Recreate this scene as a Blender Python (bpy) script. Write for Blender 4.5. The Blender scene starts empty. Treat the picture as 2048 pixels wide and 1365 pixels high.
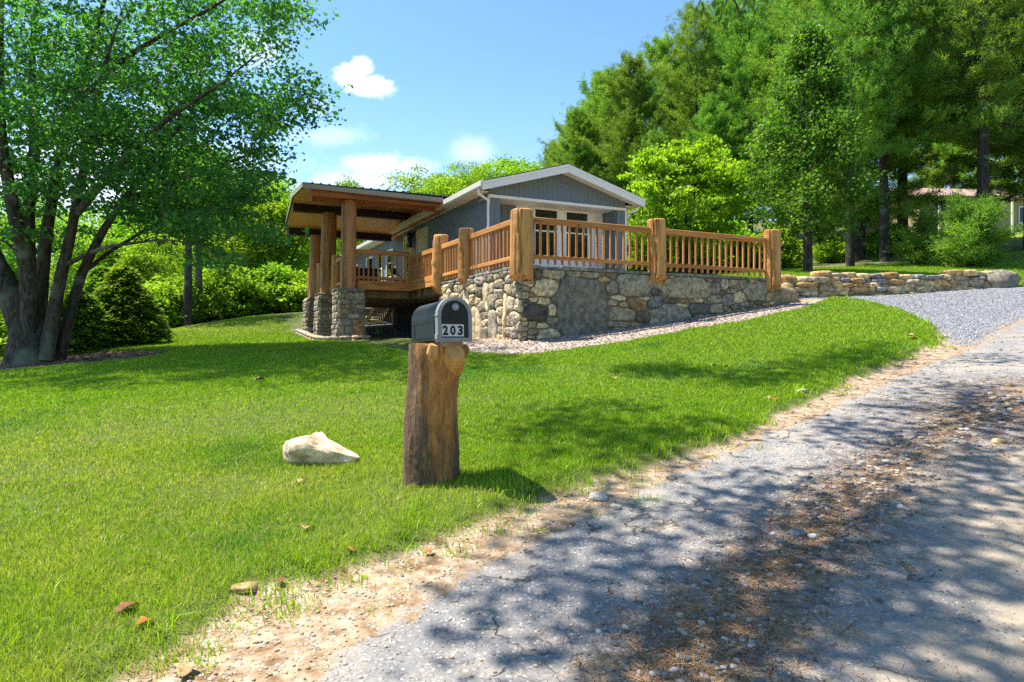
import bpy, bmesh, math, random
import numpy as np
from mathutils import Vector, Matrix, Euler
SC = bpy.context.scene
COL = SC.collection
PI = math.pi
F = 1365.0                      # focal length in photograph pixels (24 mm on 36 mm, 2048 px wide)
rs = np.random.RandomState
random.seed(7)

# ------------------------------------------------------------------ helpers
def tag(o, label=None, cat=None, group=None, kind=None):
    if label: o['label'] = label
    if cat: o['category'] = cat
    if group: o['group'] = group
    if kind: o['kind'] = kind
    return o

def empty(name, loc=(0, 0, 0), rz=0.0):
    o = bpy.data.objects.new(name, None)
    o.empty_display_size = 0.2
    o.location = loc
    o.rotation_euler = (0, 0, rz)
    COL.objects.link(o)
    return o

def link(name, me, mat=None, parent=None):
    o = bpy.data.objects.new(name, me)
    COL.objects.link(o)
    if mat is not None:
        me.materials.clear()
        me.materials.append(mat)
    if parent is not None:
        o.parent = parent
    return o

def mesh_np(name, V, faces, attrs=None, cattrs=None, smooth=False):
    """V (n,3); faces: list of (m,k) index arrays."""
    me = bpy.data.meshes.new(name)
    V = np.asarray(V, dtype=np.float32)
    if not isinstance(faces, (list, tuple)):
        faces = [faces]
    faces = [np.asarray(f, dtype=np.int32) for f in faces if len(f)]
    nl = sum(f.size for f in faces)
    npoly = sum(len(f) for f in faces)
    me.vertices.add(len(V))
    me.vertices.foreach_set('co', V.ravel())
    me.loops.add(nl)
    me.polygons.add(npoly)
    me.loops.foreach_set('vertex_index', np.concatenate([f.ravel() for f in faces]))
    starts, s = [], 0
    for f in faces:
        k = f.shape[1]
        starts.append(s + np.arange(len(f)) * k)
        s += f.size
    me.polygons.foreach_set('loop_start', np.concatenate(starts).astype(np.int32))
    if smooth:
        me.polygons.foreach_set('use_smooth', np.ones(npoly, dtype=bool))
    for k, a in (attrs or {}).items():
        at = me.attributes.new(k, 'FLOAT', 'POINT')
        at.data.foreach_set('value', np.asarray(a, dtype=np.float32))
    for k, a in (cattrs or {}).items():
        at = me.attributes.new(k, 'FLOAT_COLOR', 'POINT')
        a = np.asarray(a, dtype=np.float32)
        a4 = np.ones((len(a), 4), dtype=np.float32)
        a4[:, :3] = a[:, :3]
        at.data.foreach_set('color', a4.ravel())
    me.update(calc_edges=True)
    me.validate()
    return me

class MB:
    def __init__(self):
        self.v, self.f = [], []
    def add(self, vs, fs):
        n = len(self.v)
        self.v += [tuple(p) for p in vs]
        self.f += [tuple(i + n for i in f) for f in fs]
    def box(self, x0, x1, y0, y1, z0, z1):
        self.add([(x0, y0, z0), (x1, y0, z0), (x1, y1, z0), (x0, y1, z0),
                  (x0, y0, z1), (x1, y0, z1), (x1, y1, z1), (x0, y1, z1)],
                 [(0, 3, 2, 1), (4, 5, 6, 7), (0, 1, 5, 4), (1, 2, 6, 5), (2, 3, 7, 6), (3, 0, 4, 7)])
    def extr(self, poly, d):
        """prism: closed polygon of 3D points pushed along the vector d"""
        n = len(poly)
        d = Vector(d)
        a = [Vector(p) for p in poly]
        b = [p + d for p in a]
        self.add(a + b, [tuple(range(n - 1, -1, -1)), tuple(range(n, 2 * n))] +
                 [(i, (i + 1) % n, n + (i + 1) % n, n + i) for i in range(n)])
    def beam(self, p0, p1, w, h):
        p0, p1 = Vector(p0), Vector(p1)
        d = (p1 - p0).normalized()
        up = Vector((0, 0, 1)) if abs(d.z) < .95 else Vector((0, 1, 0))
        s = d.cross(up).normalized() * (w / 2)
        t = s.cross(d).normalized() * (h / 2)
        self.extr([p0 + s + t, p0 - s + t, p0 - s - t, p0 + s - t], p1 - p0)
    def tube(self, pts, rad, n=8, cap=True, rough=0.0, seed=0):
        R = random.Random(seed)
        pts = [Vector(p) for p in pts]
        k = len(pts)
        vs, fs = [], []
        prof = [1 + rough * R.uniform(-1, 1) for _ in range(n)]
        x = None
        for i, p in enumerate(pts):
            d = (pts[min(i + 1, k - 1)] - pts[max(i - 1, 0)]).normalized()
            if x is None:
                x = d.cross(Vector((.3, 1, .2))).normalized()
            x = (x - d * x.dot(d)).normalized()
            y = d.cross(x)
            for j in range(n):
                a = 2 * PI * j / n
                r = rad[i] * (prof[j] + rough * .4 * R.uniform(-1, 1))
                vs.append(p + (x * math.cos(a) + y * math.sin(a)) * r)
        for i in range(k - 1):
            for j in range(n):
                a, b = i * n + j, i * n + (j + 1) % n
                fs.append((a, b, b + n, a + n))
        if cap:
            fs.append(tuple(range(n - 1, -1, -1)))
            fs.append(tuple(range((k - 1) * n, k * n)))
        self.add(vs, fs)
    def build(self, name, mat, parent=None, smooth=False, bevel=0.0):
        me = bpy.data.meshes.new(name)
        me.from_pydata(self.v, [], self.f)
        me.update()
        if smooth:
            me.polygons.foreach_set('use_smooth', [True] * len(me.polygons))
        o = link(name, me, mat, parent)
        if bevel:
            m = o.modifiers.new('bevel', 'BEVEL')
            m.width = bevel
            m.segments = 1
            m.limit_method = 'ANGLE'
        return o

def copy_thing(o, loc, rz=0.0, scale=1.0):
    c = o.copy()
    COL.objects.link(c)
    c.location = loc
    c.rotation_euler = (0, 0, rz)
    c.scale = (scale,) * 3 if not hasattr(scale, '__len__') else scale
    for ch in list(o.children):
        d = ch.copy()
        COL.objects.link(d)
        d.parent = c
        for g in list(ch.children):
            e = g.copy()
            COL.objects.link(e)
            e.parent = d
    return c

# ------------------------------------------------------------------ materials
class NT:
    """tiny node-tree writer"""
    def __init__(self, name):
        self.m = bpy.data.materials.new(name)
        self.m.use_nodes = True
        self.t = self.m.node_tree
        self.t.nodes.clear()
        self.out = self.n('ShaderNodeOutputMaterial')
    def n(self, typ, **kw):
        nd = self.t.nodes.new(typ)
        for k, v in kw.items():
            setattr(nd, k, v)
        return nd
    def l(self, a, b):
        self.t.links.new(a, b)
    def put(self, sock, v):
        if isinstance(v, bpy.types.NodeSocket):
            self.l(v, sock)
        elif v is not None:
            if hasattr(v, '__len__') and sock.type == 'RGBA' and len(v) == 3:
                v = (*v, 1)
            sock.default_value = v
    def attr(self, name, color=False):
        a = self.n('ShaderNodeAttribute', attribute_name=name)
        return a.outputs['Color'] if color else a.outputs['Fac']
    def objco(self, scale=(1, 1, 1)):
        c = self.n('ShaderNodeTexCoord')
        mp = self.n('ShaderNodeMapping')
        mp.inputs['Scale'].default_value = scale
        self.l(c.outputs['Object'], mp.inputs['Vector'])
        return mp.outputs['Vector']
    def pos(self, scale=(1, 1, 1)):
        c = self.n('ShaderNodeNewGeometry')
        mp = self.n('ShaderNodeMapping')
        mp.inputs['Scale'].default_value = scale
        self.l(c.outputs['Position'], mp.inputs['Vector'])
        return mp.outputs['Vector']
    def noise(self, vec, scale=5, detail=4, rough=.55, dist=0.0, color=False):
        a = self.n('ShaderNodeTexNoise')
        self.put(a.inputs['Vector'], vec)
        a.inputs['Scale'].default_value = scale
        a.inputs['Detail'].default_value = detail
        a.inputs['Roughness'].default_value = rough
        a.inputs['Distortion'].default_value = dist
        return a.outputs['Color'] if color else a.outputs['Fac']
    def voro(self, vec, scale, feature='F1', out='Distance', rnd=1.0):
        a = self.n('ShaderNodeTexVoronoi', feature=feature)
        self.put(a.inputs['Vector'], vec)
        a.inputs['Scale'].default_value = scale
        a.inputs['Randomness'].default_value = rnd
        return a.outputs[out]
    def math(self, op, a, b=None, c=None, clamp=False):
        m = self.n('ShaderNodeMath', operation=op, use_clamp=clamp)
        self.put(m.inputs[0], a)
        self.put(m.inputs[1], b)
        self.put(m.inputs[2], c)
        return m.outputs[0]
    def ss(self, x, lo, hi, a=0.0, b=1.0):
        m = self.n('ShaderNodeMapRange', interpolation_type='SMOOTHSTEP')
        self.put(m.inputs['Value'], x)
        self.put(m.inputs['From Min'], lo)
        self.put(m.inputs['From Max'], hi)
        self.put(m.inputs['To Min'], a)
        self.put(m.inputs['To Max'], b)
        return m.outputs[0]
    def mix(self, f, a, b, mode='MIX'):
        m = self.n('ShaderNodeMix', data_type='RGBA', blend_type=mode)
        self.put(m.inputs[0], f)
        self.put(m.inputs[6], a)
        self.put(m.inputs[7], b)
        return m.outputs[2]
    def ramp(self, f, stops):
        r = self.n('ShaderNodeValToRGB')
        e = r.color_ramp.elements
        while len(e) < len(stops):
            e.new(.5)
        for i, (p, c) in enumerate(stops):
            e[i].position = p
            e[i].color = (*c, 1)
        self.l(f, r.inputs[0])
        return r.outputs[0]
    def bump(self, h, strength=.5, dist=.02, normal=None):
        b = self.n('ShaderNodeBump')
        b.inputs['Strength'].default_value = strength
        b.inputs['Distance'].default_value = dist
        self.l(h, b.inputs['Height'])
        if normal is not None:
            self.l(normal, b.inputs['Normal'])
        return b.outputs[0]
    def bsdf(self, color, rough=.7, normal=None, metallic=0.0, spec=.4):
        p = self.n('ShaderNodeBsdfPrincipled')
        self.put(p.inputs['Base Color'], color)
        self.put(p.inputs['Roughness'], rough)
        p.inputs['Metallic'].default_value = metallic
        p.inputs['Specular IOR Level'].default_value = spec
        if normal is not None:
            self.l(normal, p.inputs['Normal'])
        return p
    def done(self, sh):
        self.l(sh.outputs[0], self.out.inputs['Surface'])
        return self.m

def mat_paint(name, c, rough=.5, var=.08, spec=.4):
    t = NT(name)
    n = t.noise(t.objco(), 6, 5)
    n2 = t.noise(t.objco((1, 1, .25)), 22, 4)
    d = [x * (1 - var * 2.2) for x in c]
    col = t.mix(t.ss(t.math('ADD', t.math('MULTIPLY', n, .6), t.math('MULTIPLY', n2, .4)), .3, .7), d, c)
    return t.done(t.bsdf(col, rough, t.bump(n2, .12, .004), spec=spec))

def mat_wood(name, c1, c2, c3, axis='z', scale=1.0, rough=.6, knots=True):
    t = NT(name)
    st = {'z': (9, 9, .55), 'x': (.55, 9, 9), 'y': (9, .55, 9)}[axis]
    v = t.objco(tuple(s * scale for s in st))
    oi = t.n('ShaderNodeObjectInfo')
    ad = t.n('ShaderNodeVectorMath', operation='ADD')
    t.l(v, ad.inputs[0])
    sc = t.n('ShaderNodeVectorMath', operation='SCALE')
    sc.inputs[0].default_value = (17, 31, 23)
    t.l(oi.outputs['Random'], sc.inputs['Scale'])
    t.l(sc.outputs[0], ad.inputs[1])
    v = ad.outputs[0]
    n = t.noise(v, 1.6, 6, .62, .6)
    fine = t.noise(v, 9, 3, .6)
    col = t.ramp(t.math('ADD', t.math('MULTIPLY', n, .75), t.math('MULTIPLY', fine, .25)),
                 [(.34, c3), (.47, c2), (.60, c1)])
    spl = t.noise(t.objco(tuple(q * scale * (1.7 if q > 2 else .6) for q in st)), 1.2, 3, .5, .3)
    col = t.mix(t.math('MULTIPLY', t.ss(spl, .41, .36), .8), col, [x * .35 for x in c3])
    h = t.math('ADD', fine, n)
    if knots:
        k = t.voro(t.objco((3.1, 3.1, 2.2)), 1.0)
        km = t.ss(k, .035, .085)
        col = t.mix(km, [x * .3 for x in c3], col)
    tone = t.math('ADD', t.math('MULTIPLY', oi.outputs['Random'], .3), .85)
    col = t.mix(1.0, col, t.n('ShaderNodeCombineColor').outputs[0] if False else col)
    hs = t.n('ShaderNodeHueSaturation')
    t.l(col, hs.inputs['Color'])
    t.l(tone, hs.inputs['Value'])
    return t.done(t.bsdf(hs.outputs[0], rough, t.bump(h, .35, .006), spec=.35))

def mat_leaf(name, dark, mid, light, trans=.42, rough=.45, spec=.35, tcol=None):
    t = NT(name)
    a = t.attr('tint')
    big = t.noise(t.pos(), .55, 3)
    f = t.math('ADD', t.math('MULTIPLY', a, .6), t.math('MULTIPLY', big, .4))
    col = t.ramp(f, [(.22, dark), (.5, mid), (.78, light)])
    oi = t.n('ShaderNodeObjectInfo')
    hs = t.n('ShaderNodeHueSaturation')
    t.l(col, hs.inputs['Color'])
    t.l(t.math('ADD', t.math('MULTIPLY', oi.outputs['Random'], .036), .482), hs.inputs['Hue'])
    t.l(t.math('ADD', t.math('MULTIPLY', oi.outputs['Random'], .3), .85), hs.inputs['Value'])
    p = t.bsdf(hs.outputs[0], rough, spec=spec)
    tr = t.n('ShaderNodeBsdfTranslucent')
    tc = t.mix(1.0, hs.outputs[0], tcol or (1.6, 1.75, .55), 'MULTIPLY')
    t.l(tc, tr.inputs['Color'])
    mx = t.n('ShaderNodeMixShader')
    mx.inputs[0].default_value = trans
    t.l(p.outputs[0], mx.inputs[1])
    t.l(tr.outputs[0], mx.inputs[2])
    return t.done(mx)

def mat_bark(name, c1, c2, scale=1.0):
    t = NT(name)
    v = t.objco((7 * scale, 7 * scale, 1.6 * scale))
    n = t.noise(v, 2.2, 6, .65, .8)
    n2 = t.noise(t.objco(), 1.3, 3)
    col = t.mix(t.ss(n, .36, .62), c2, c1)
    col = t.mix(t.ss(n2, .52, .68), col, (.16, .17, .12))
    return t.done(t.bsdf(col, .9, t.bump(n, .8, .03), spec=.15))

def mat_stone(name, bumpd=.025, mult=1.0):
    t = NT(name)
    base = t.attr('col', True)
    p = t.pos()
    n = t.noise(p, 9, 8, .68)
    n2 = t.noise(p, 38, 5, .7)
    n3 = t.noise(p, 3.2, 3, .5)
    dk = t.mix(1.0, base, (.42, .42, .42), 'MULTIPLY')
    lt = t.mix(1.0, base, (1.45, 1.4, 1.3), 'MULTIPLY')
    c = t.mix(t.ss(n, .3, .68), dk, lt)
    c = t.mix(t.ss(n2, .62, .75), c, (.5, .48, .43))
    c = t.mix(t.ss(n2, .38, .27), c, (.05, .048, .045))
    c = t.mix(t.math('MULTIPLY', t.ss(n3, .55, .72), .45), c, (.22, .15, .085))
    h = t.math('ADD', n, t.math('MULTIPLY', n2, .35))
    return t.done(t.bsdf(c, .9, t.bump(h, .8, bumpd), spec=.2))

M = {}
M['white'] = mat_paint('white_paint', (.80, .80, .79), .45, .03)
M['cream'] = mat_paint('cream_paint', (.62, .55, .34), .5, .06)
M['siding'] = mat_paint('blue_grey_siding', (.145, .182, .222), .6, .06)
M['trim_grey'] = mat_paint('grey_trim', (.10, .14, .19), .6, .08)
M['fascia'] = mat_paint('tan_fascia', (.40, .33, .23), .45, .06)
M['gutter'] = mat_paint('bone_gutter', (.62, .60, .54), .4, .05)
M['dark_metal'] = mat_paint('dark_roof_metal', (.03, .032, .036), .35, .2)
M['shingle'] = mat_paint('dark_shingles', (.05, .05, .055), .8, .3)
M['black'] = mat_paint('black_plastic', (.008, .0085, .009), .5, .25)
M['box_body'] = mat_paint('mailbox_shell', (.012, .0135, .015), .42, .3)
M['box_trim'] = mat_paint('mailbox_trim', (.27, .275, .28), .42, .10)
M['knob'] = mat_paint('knob_metal', (.36, .37, .38), .4, .1)
M['plate'] = mat_paint('number_plate', (.62, .63, .62), .5, .05)
M['ink'] = mat_paint('digit_black', (.008, .008, .008), .5, .0)
M['post'] = mat_wood('log_wood', (.62, .33, .105), (.47, .215, .058), (.22, .085, .02), 'z', .7)
M['rail'] = mat_wood('rail_wood', (.54, .24, .06), (.42, .165, .038), (.24, .085, .02), 'x', .8)
M['railv'] = mat_wood('rail_wood_side', (.60, .29, .085), (.50, .21, .055), (.30, .12, .03), 'y', .8)
M['baluster'] = mat_wood('baluster_wood', (.54, .25, .068), (.42, .175, .042), (.26, .10, .026), 'z', 1.0)
M['beam'] = mat_wood('beam_wood', (.48, .18, .065), (.34, .12, .042), (.18, .062, .024), 'x', .7)
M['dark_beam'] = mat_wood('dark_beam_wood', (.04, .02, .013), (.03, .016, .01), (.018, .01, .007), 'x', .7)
M['pillar'] = mat_wood('pillar_wood', (.54, .27, .105), (.42, .19, .068), (.21, .09, .034), 'z', .6)
M['oldwood'] = mat_wood('treated_lumber', (.34, .25, .14), (.27, .19, .10), (.17, .12, .065), 'z', .8)
M['stone'] = mat_stone('field_stone')
M['bark'] = mat_bark('maple_bark', (.105, .088, .066), (.028, .022, .017))
M['pinebark'] = mat_bark('pine_bark', (.075, .058, .045), (.022, .017, .013))
M['bark_pale'] = mat_bark('pale_bark', (.17, .14, .10), (.06, .05, .035))
M['soil_dark'] = mat_paint('dark_opening', (.02, .018, .016), .9, .2)

def mat_ceiling():
    t = NT('pine_boards')
    v = t.objco((.5, 8, 8))
    n = t.noise(v, 2, 6, .65, .5)
    w = t.n('ShaderNodeTexWave', wave_type='BANDS', bands_direction='Y')
    t.l(t.objco(), w.inputs['Vector'])
    w.inputs['Scale'].default_value = 2.6
    col = t.ramp(n, [(.3, (.48, .24, .075)), (.5, (.66, .37, .13)), (.7, (.76, .47, .19))])
    g = t.ss(w.outputs['Fac'], .0, .1)
    k = t.ss(t.voro(t.objco((1.4, 7, 7)), 1.0), .04, .1)
    col = t.mix(k, (.1, .04, .012), col)
    col = t.mix(g, (.1, .045, .015), col)
    return t.done(t.bsdf(col, .45, t.bump(g, .5, .01)))
M['ceiling'] = mat_ceiling()

def mat_glass():
    t = NT('window_glass')
    p = t.bsdf((.012, .016, .016), .03, spec=.5)
    return t.done(p)
M['glass'] = mat_glass()

def mat_mortar():
    t = NT('mortar')
    n = t.noise(t.pos(), 30, 6, .7)
    c = t.mix(t.ss(n, .3, .7), (.16, .13, .095), (.29, .245, .18))
    return t.done(t.bsdf(c, .95, t.bump(n, .8, .015), spec=.1))
M['mortar'] = mat_mortar()

# ------------------------------------------------------------------ terrain
def tps_fit(P, smooth=.02):
    P = np.asarray(P, float)
    n = len(P)
    d = np.hypot(P[:, None, 0] - P[None, :, 0], P[:, None, 1] - P[None, :, 1])
    K = np.where(d > 0, d * d * np.log(d + 1e-12), 0) + np.eye(n) * smooth
    A = np.zeros((n + 3, n + 3))
    A[:n, :n] = K
    A[:n, n] = 1
    A[:n, n + 1:] = P[:, :2]
    A[n:, :n] = A[:n, n:].T
    b = np.zeros(n + 3)
    b[:n] = P[:, 2]
    return P[:, :2], np.linalg.solve(A, b)

def tps_eval(T, x, y):
    C, w = T
    x = np.asarray(x, float).ravel()
    y = np.asarray(y, float).ravel()
    out = np.empty(len(x))
    for s in range(0, len(x), 100000):
        xs, ys = x[s:s + 100000], y[s:s + 100000]
        d2 = (xs[:, None] - C[None, :, 0]) ** 2 + (ys[:, None] - C[None, :, 1]) ** 2
        k = .5 * d2 * np.log(d2 + 1e-12)
        out[s:s + 100000] = k @ w[:-3] + w[-3] + w[-2] * xs + w[-1] * ys
    return out

LOW = [(0, 0, -1.45), (0, -8, -2.1), (-8, -4, -1.9), (8, -6, -1.55), (0, 2.5, -1.21), (-.55, 4.6, -1.0), (.2, 14, 0), (.18, 12.2, -.27),
       (6.8, 17, .9), (3.28, 15.5, .40), (6.2, 15.3, .62), (3.77, 13.6, .2), (-4.77, 19.92, 0), (-6.08, 22.6, .17),
       (-7.08, 24.66, .33), (-3, 21, .08), (-9.7, 32, 1.35), (-12.8, 28, .62), (-13.3, 22, -.12), (-11.3, 16, -.5),
       (-10.5, 14, -.66), (-16, 16, -1.0), (-20, 26, -.9), (-24, 40, -.4), (-4.2, 5.7, -.98), (-8, 9, -.85), (-14, 6, -1.5),
       (3, 4, -.95), (3, 0, -1.34), (6.75, 9, -.24), (10.5, 14, .43), (7.75, 12.5, .27), (14.3, 20, 1.57),
       (7.8, 18.5, 1.15), (10.8, 19, 1.28), (14, 8, -.1), (20, 16, 1.0), (20, 24, 2.2), (-2, 34, 1.5), (3, 26, 1.2),
       (0, 60, 5), (-25, 70, 2), (-60, 80, 0), (-60, 20, -4), (60, 20, 3), (30, 40, 5), (50, 60, 10), (20, 75, 10),
       (-20, -30, -5), (40, -30, -1), (-120, 150, 10), (0, 170, 24), (120, 150, 28), (-160, 0, -6), (160, 0, 5)]
UP = [(8, 19.2, 1.78), (14, 20.6, 1.95), (10.1, 24, 2.5), (15.9, 28, 3.05), (16.3, 33, 3.8), (27, 45, 6.2), (33, 52, 8.0),
      (3, 26, 2.0), (-3, 33, 1.6), (0, 60, 6.5), (20, 70, 11), (22, 26, 2.9), (20, 21, 2.0), (30, 30, 4.2), (50, 50, 9.5),
      (40, 20, 3), (-20, 60, 3), (0, 170, 24), (120, 150, 28), (5, 20, 1.75), (-60, 60, 2), (160, 0, 5), (0, 0, -1), (20, 14, 1.2)]
TL, TU = tps_fit(LOW), tps_fit(UP)
RW0, RW1 = np.array([7.4, 18.62]), np.array([14.15, 20.25])     # the dry stone retaining wall's line

def sstep(x, a, b):
    t = np.clip((x - a) / (b - a), 0, 1)
    return t * t * (3 - 2 * t)

def ground(x, y):
    x = np.asarray(x, float)
    shp = x.shape
    x = x.ravel()
    y = np.asarray(y, float).ravel()
    d = (RW1 - RW0) / np.linalg.norm(RW1 - RW0)
    nrm = np.array([-d[1], d[0]])
    al = (x - RW0[0]) * d[0] + (y - RW0[1]) * d[1]
    pe = (x - RW0[0]) * nrm[0] + (y - RW0[1]) * nrm[1]
    L = np.linalg.norm(RW1 - RW0)
    past = np.clip(al - L, 0, None)
    wd = .16 + past * .9
    m = sstep(pe, .12 - past * .3, .12 + wd) * sstep((x - .2) * .8988 + (y - 14) * .4384, 6.2, 8.0)
    zl, zu = tps_eval(TL, x, y), tps_eval(TU, x, y)
    z = zl * (1 - m) + np.maximum(zu, zl) * m
    far = sstep(np.hypot(x, y), 25, 60)
    z += far * (.5 * np.sin(x * .11 + 1) * np.cos(y * .09) + .25 * np.sin(x * .31) * np.sin(y * .27))
    return z.reshape(shp)

def gz(x, y):
    return float(ground(np.array([x]), np.array([y]))[0])

def hit(px, py):
    """where the ray through a photograph pixel meets the ground"""
    ys = np.arange(1.2, 120, .02)
    xs = (px - 1024) / F * ys
    zr = (682 - py) / F * ys
    b = np.nonzero(zr <= ground(xs, ys))[0]
    i = b[0] if len(b) else len(ys) - 1
    return (xs[i], ys[i])

def hits(l):
    return [hit(*p) for p in l]

def sdf(poly, x, y):
    """signed distance, positive inside"""
    poly = np.asarray(poly, float)
    x = np.asarray(x, float)
    y = np.asarray(y, float)
    d2 = np.full(x.shape, 1e18)
    ins = np.zeros(x.shape, bool)
    n = len(poly)
    for i in range(n):
        ax, ay = poly[i]
        bx, by = poly[(i + 1) % n]
        ex, ey = bx - ax, by - ay
        t = np.clip(((x - ax) * ex + (y - ay) * ey) / (ex * ex + ey * ey + 1e-12), 0, 1)
        d2 = np.minimum(d2, (x - ax - ex * t) ** 2 + (y - ay - ey * t) ** 2)
        c = (ay > y) != (by > y)
        xi = ax + (y - ay) * ex / (ey if abs(ey) > 1e-12 else 1e-12)
        ins ^= c & (x < xi)
    d = np.sqrt(d2)
    return np.where(ins, d, -d)

# house frame: u along the gable front, v along the long side
ANG = math.radians(26)
UX, UY = math.cos(ANG), math.sin(ANG)
OX, OY = .2, 14.0
def W(u, v):
    return (OX + UX * u - UY * v, OY + UY * u + UX * v)

roadside = hits([(250, 1364), (400, 1270), (520, 1190), (620, 1172), (760, 1130), (850, 1098), (960, 1052), (1080, 1010), (1200, 962), (1300, 938),
                 (1450, 886), (1560, 832), (1640, 800), (1700, 762), (1790, 730), (1870, 690)])
drive_edge = hits([(1880, 662), (1860, 648), (1800, 620), (1760, 610), (1700, 600), (1660, 596)])
mulch_edge = hits([(1640, 604), (1622, 612), (1580, 626), (1490, 645), (1400, 660), (1290, 680), (1200, 695), (1120, 707), (1060, 713),
                   (990, 713), (900, 702), (800, 676), (735, 668)])
pier_edge = [W(-1.2, 6.65), W(-2.5, 6.7), W(-2.75, 8.0), W(-2.6, 12), W(-2.7, 14.4)]
LAWN = ([(-1.7, 1.0)] + roadside + drive_edge + mulch_edge + pier_edge +
        [W(0.5, 14.6), W(.8, 25), (-9.0, 38), (-11.5, 33), (-13.8, 28), (-14.6, 22), (-16.5, 17), (-17, 12), (-14, 6), (-9, 1), (-4, -2)])
TERRACE = [(5.2, 18.4), (7.4, 19.0), (14.2, 20.6), (15.5, 20.0), (19, 20.5), (30, 24), (32, 34), (24, 33.5), (16, 31), (10, 30.5), (3, 29), (2.5, 24)]
MULCH = mulch_edge + [W(-.2, 6.5), W(-.2, 0.3), W(.3, .3), W(7.0, .3), W(7.7, 0.2)]
GRAVEL = hits([(1600, 600), (1660, 597), (1760, 611), (1860, 649), (1905, 690), (1950, 692), (2040, 640)]) + [(12.5, 15.5), (16, 18.2), (17, 19.7), (14.6, 20.1), (7.6, 18.65)]
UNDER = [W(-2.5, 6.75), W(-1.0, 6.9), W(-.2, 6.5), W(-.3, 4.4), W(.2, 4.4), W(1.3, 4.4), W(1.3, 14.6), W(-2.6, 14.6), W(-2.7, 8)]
road_left = hits([(640, 1364), (760, 1255), (900, 1165), (1040, 1100), (1200, 1022), (1330, 960), (1450, 905), (1560, 862), (1650, 826), (1800, 752), (1960, 690), (2046, 640)])
ROAD = [(-1.0, -6), (-.75, 1.0)] + road_left + [(13, 15.6), (24, 22), (27, 18), (16, 11), (9.5, 4.0), (7, -6)]
median = hits([(1120, 1364), (1230, 1290), (1404, 1156), (1560, 1072), (1640, 1016), (1690, 960), (1774, 904), (1875, 831), (1982, 785), (2046, 760)])
MED_R = hits([(2046, 850), (1960, 850), (1860, 900), (1790, 960), (1720, 1016), (1690, 1072), (1650, 1156), (1640, 1290), (1560, 1364)])
MEDIAN = [(.3, 1.0)] + median + MED_R + [(1.0, 1.0)]
RIGHT = MED_R[::-1] + [(11, 8.0), (9.5, 4.0), (7, -2), (2, -2), (1.0, 1.0)]
TREEB = (-11.25, 15.9)

def axis(a, b, fine, lo, hi):
    c = list(np.arange(a, b + 1e-6, fine))
    s = fine
    while c[-1] < hi:
        s *= 1.16
        c.append(c[-1] + s)
    s = fine
    while c[0] > lo:
        s *= 1.16
        c.insert(0, c[0] - s)
    return np.array(c)

gx, gy = axis(-5, 10, .1, -420, 420), axis(-.5, 20, .1, -60, 520)
GX, GY = np.meshgrid(gx, gy)
GZ = ground(GX, GY)
fx, fy = GX.ravel(), GY.ravel()
d_lawn = np.maximum(sdf(LAWN, fx, fy), sdf(TERRACE, fx, fy))
d_tree = 1 - np.hypot((fx - TREEB[0]) / 3.1, (fy - TREEB[1]) / 2.0)
d_lawn = np.minimum(d_lawn, -d_tree * 2)
d_road = sdf(ROAD, fx, fy)
d_med = sdf(MEDIAN, fx, fy)
d_mul = np.maximum(sdf(MULCH, fx, fy), d_tree * 2)
d_gra = sdf(GRAVEL, fx, fy)
d_und = sdf(UNDER, fx, fy)
d_right = sdf(RIGHT, fx, fy)
far_lawn = np.where((np.hypot(fx, fy) > 26), 1.0, -1.0)
# small relief of the loose verge and the lawn's raised lip
def hashn(x, y, f, seed):
    r = rs(seed)
    o = np.zeros_like(x)
    for k in range(6):
        a = r.uniform(0, 2 * PI)
        ff = f * r.uniform(.6, 1.7)
        o += np.sin((x * math.cos(a) + y * math.sin(a)) * ff + r.uniform(0, 6.3))
    return o / 6
near = 1 - sstep(np.hypot(fx, fy), 18, 26)
lip = .06 * sstep(d_lawn, -.06, .14) * near
mic = near * (.018 * hashn(fx, fy, 5, 3) + .010 * hashn(fx, fy, 14, 4)) * (1 - .7 * sstep(d_road, -.1, .3))
zz = GZ.ravel() + lip + mic - .05 * near * 0

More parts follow.
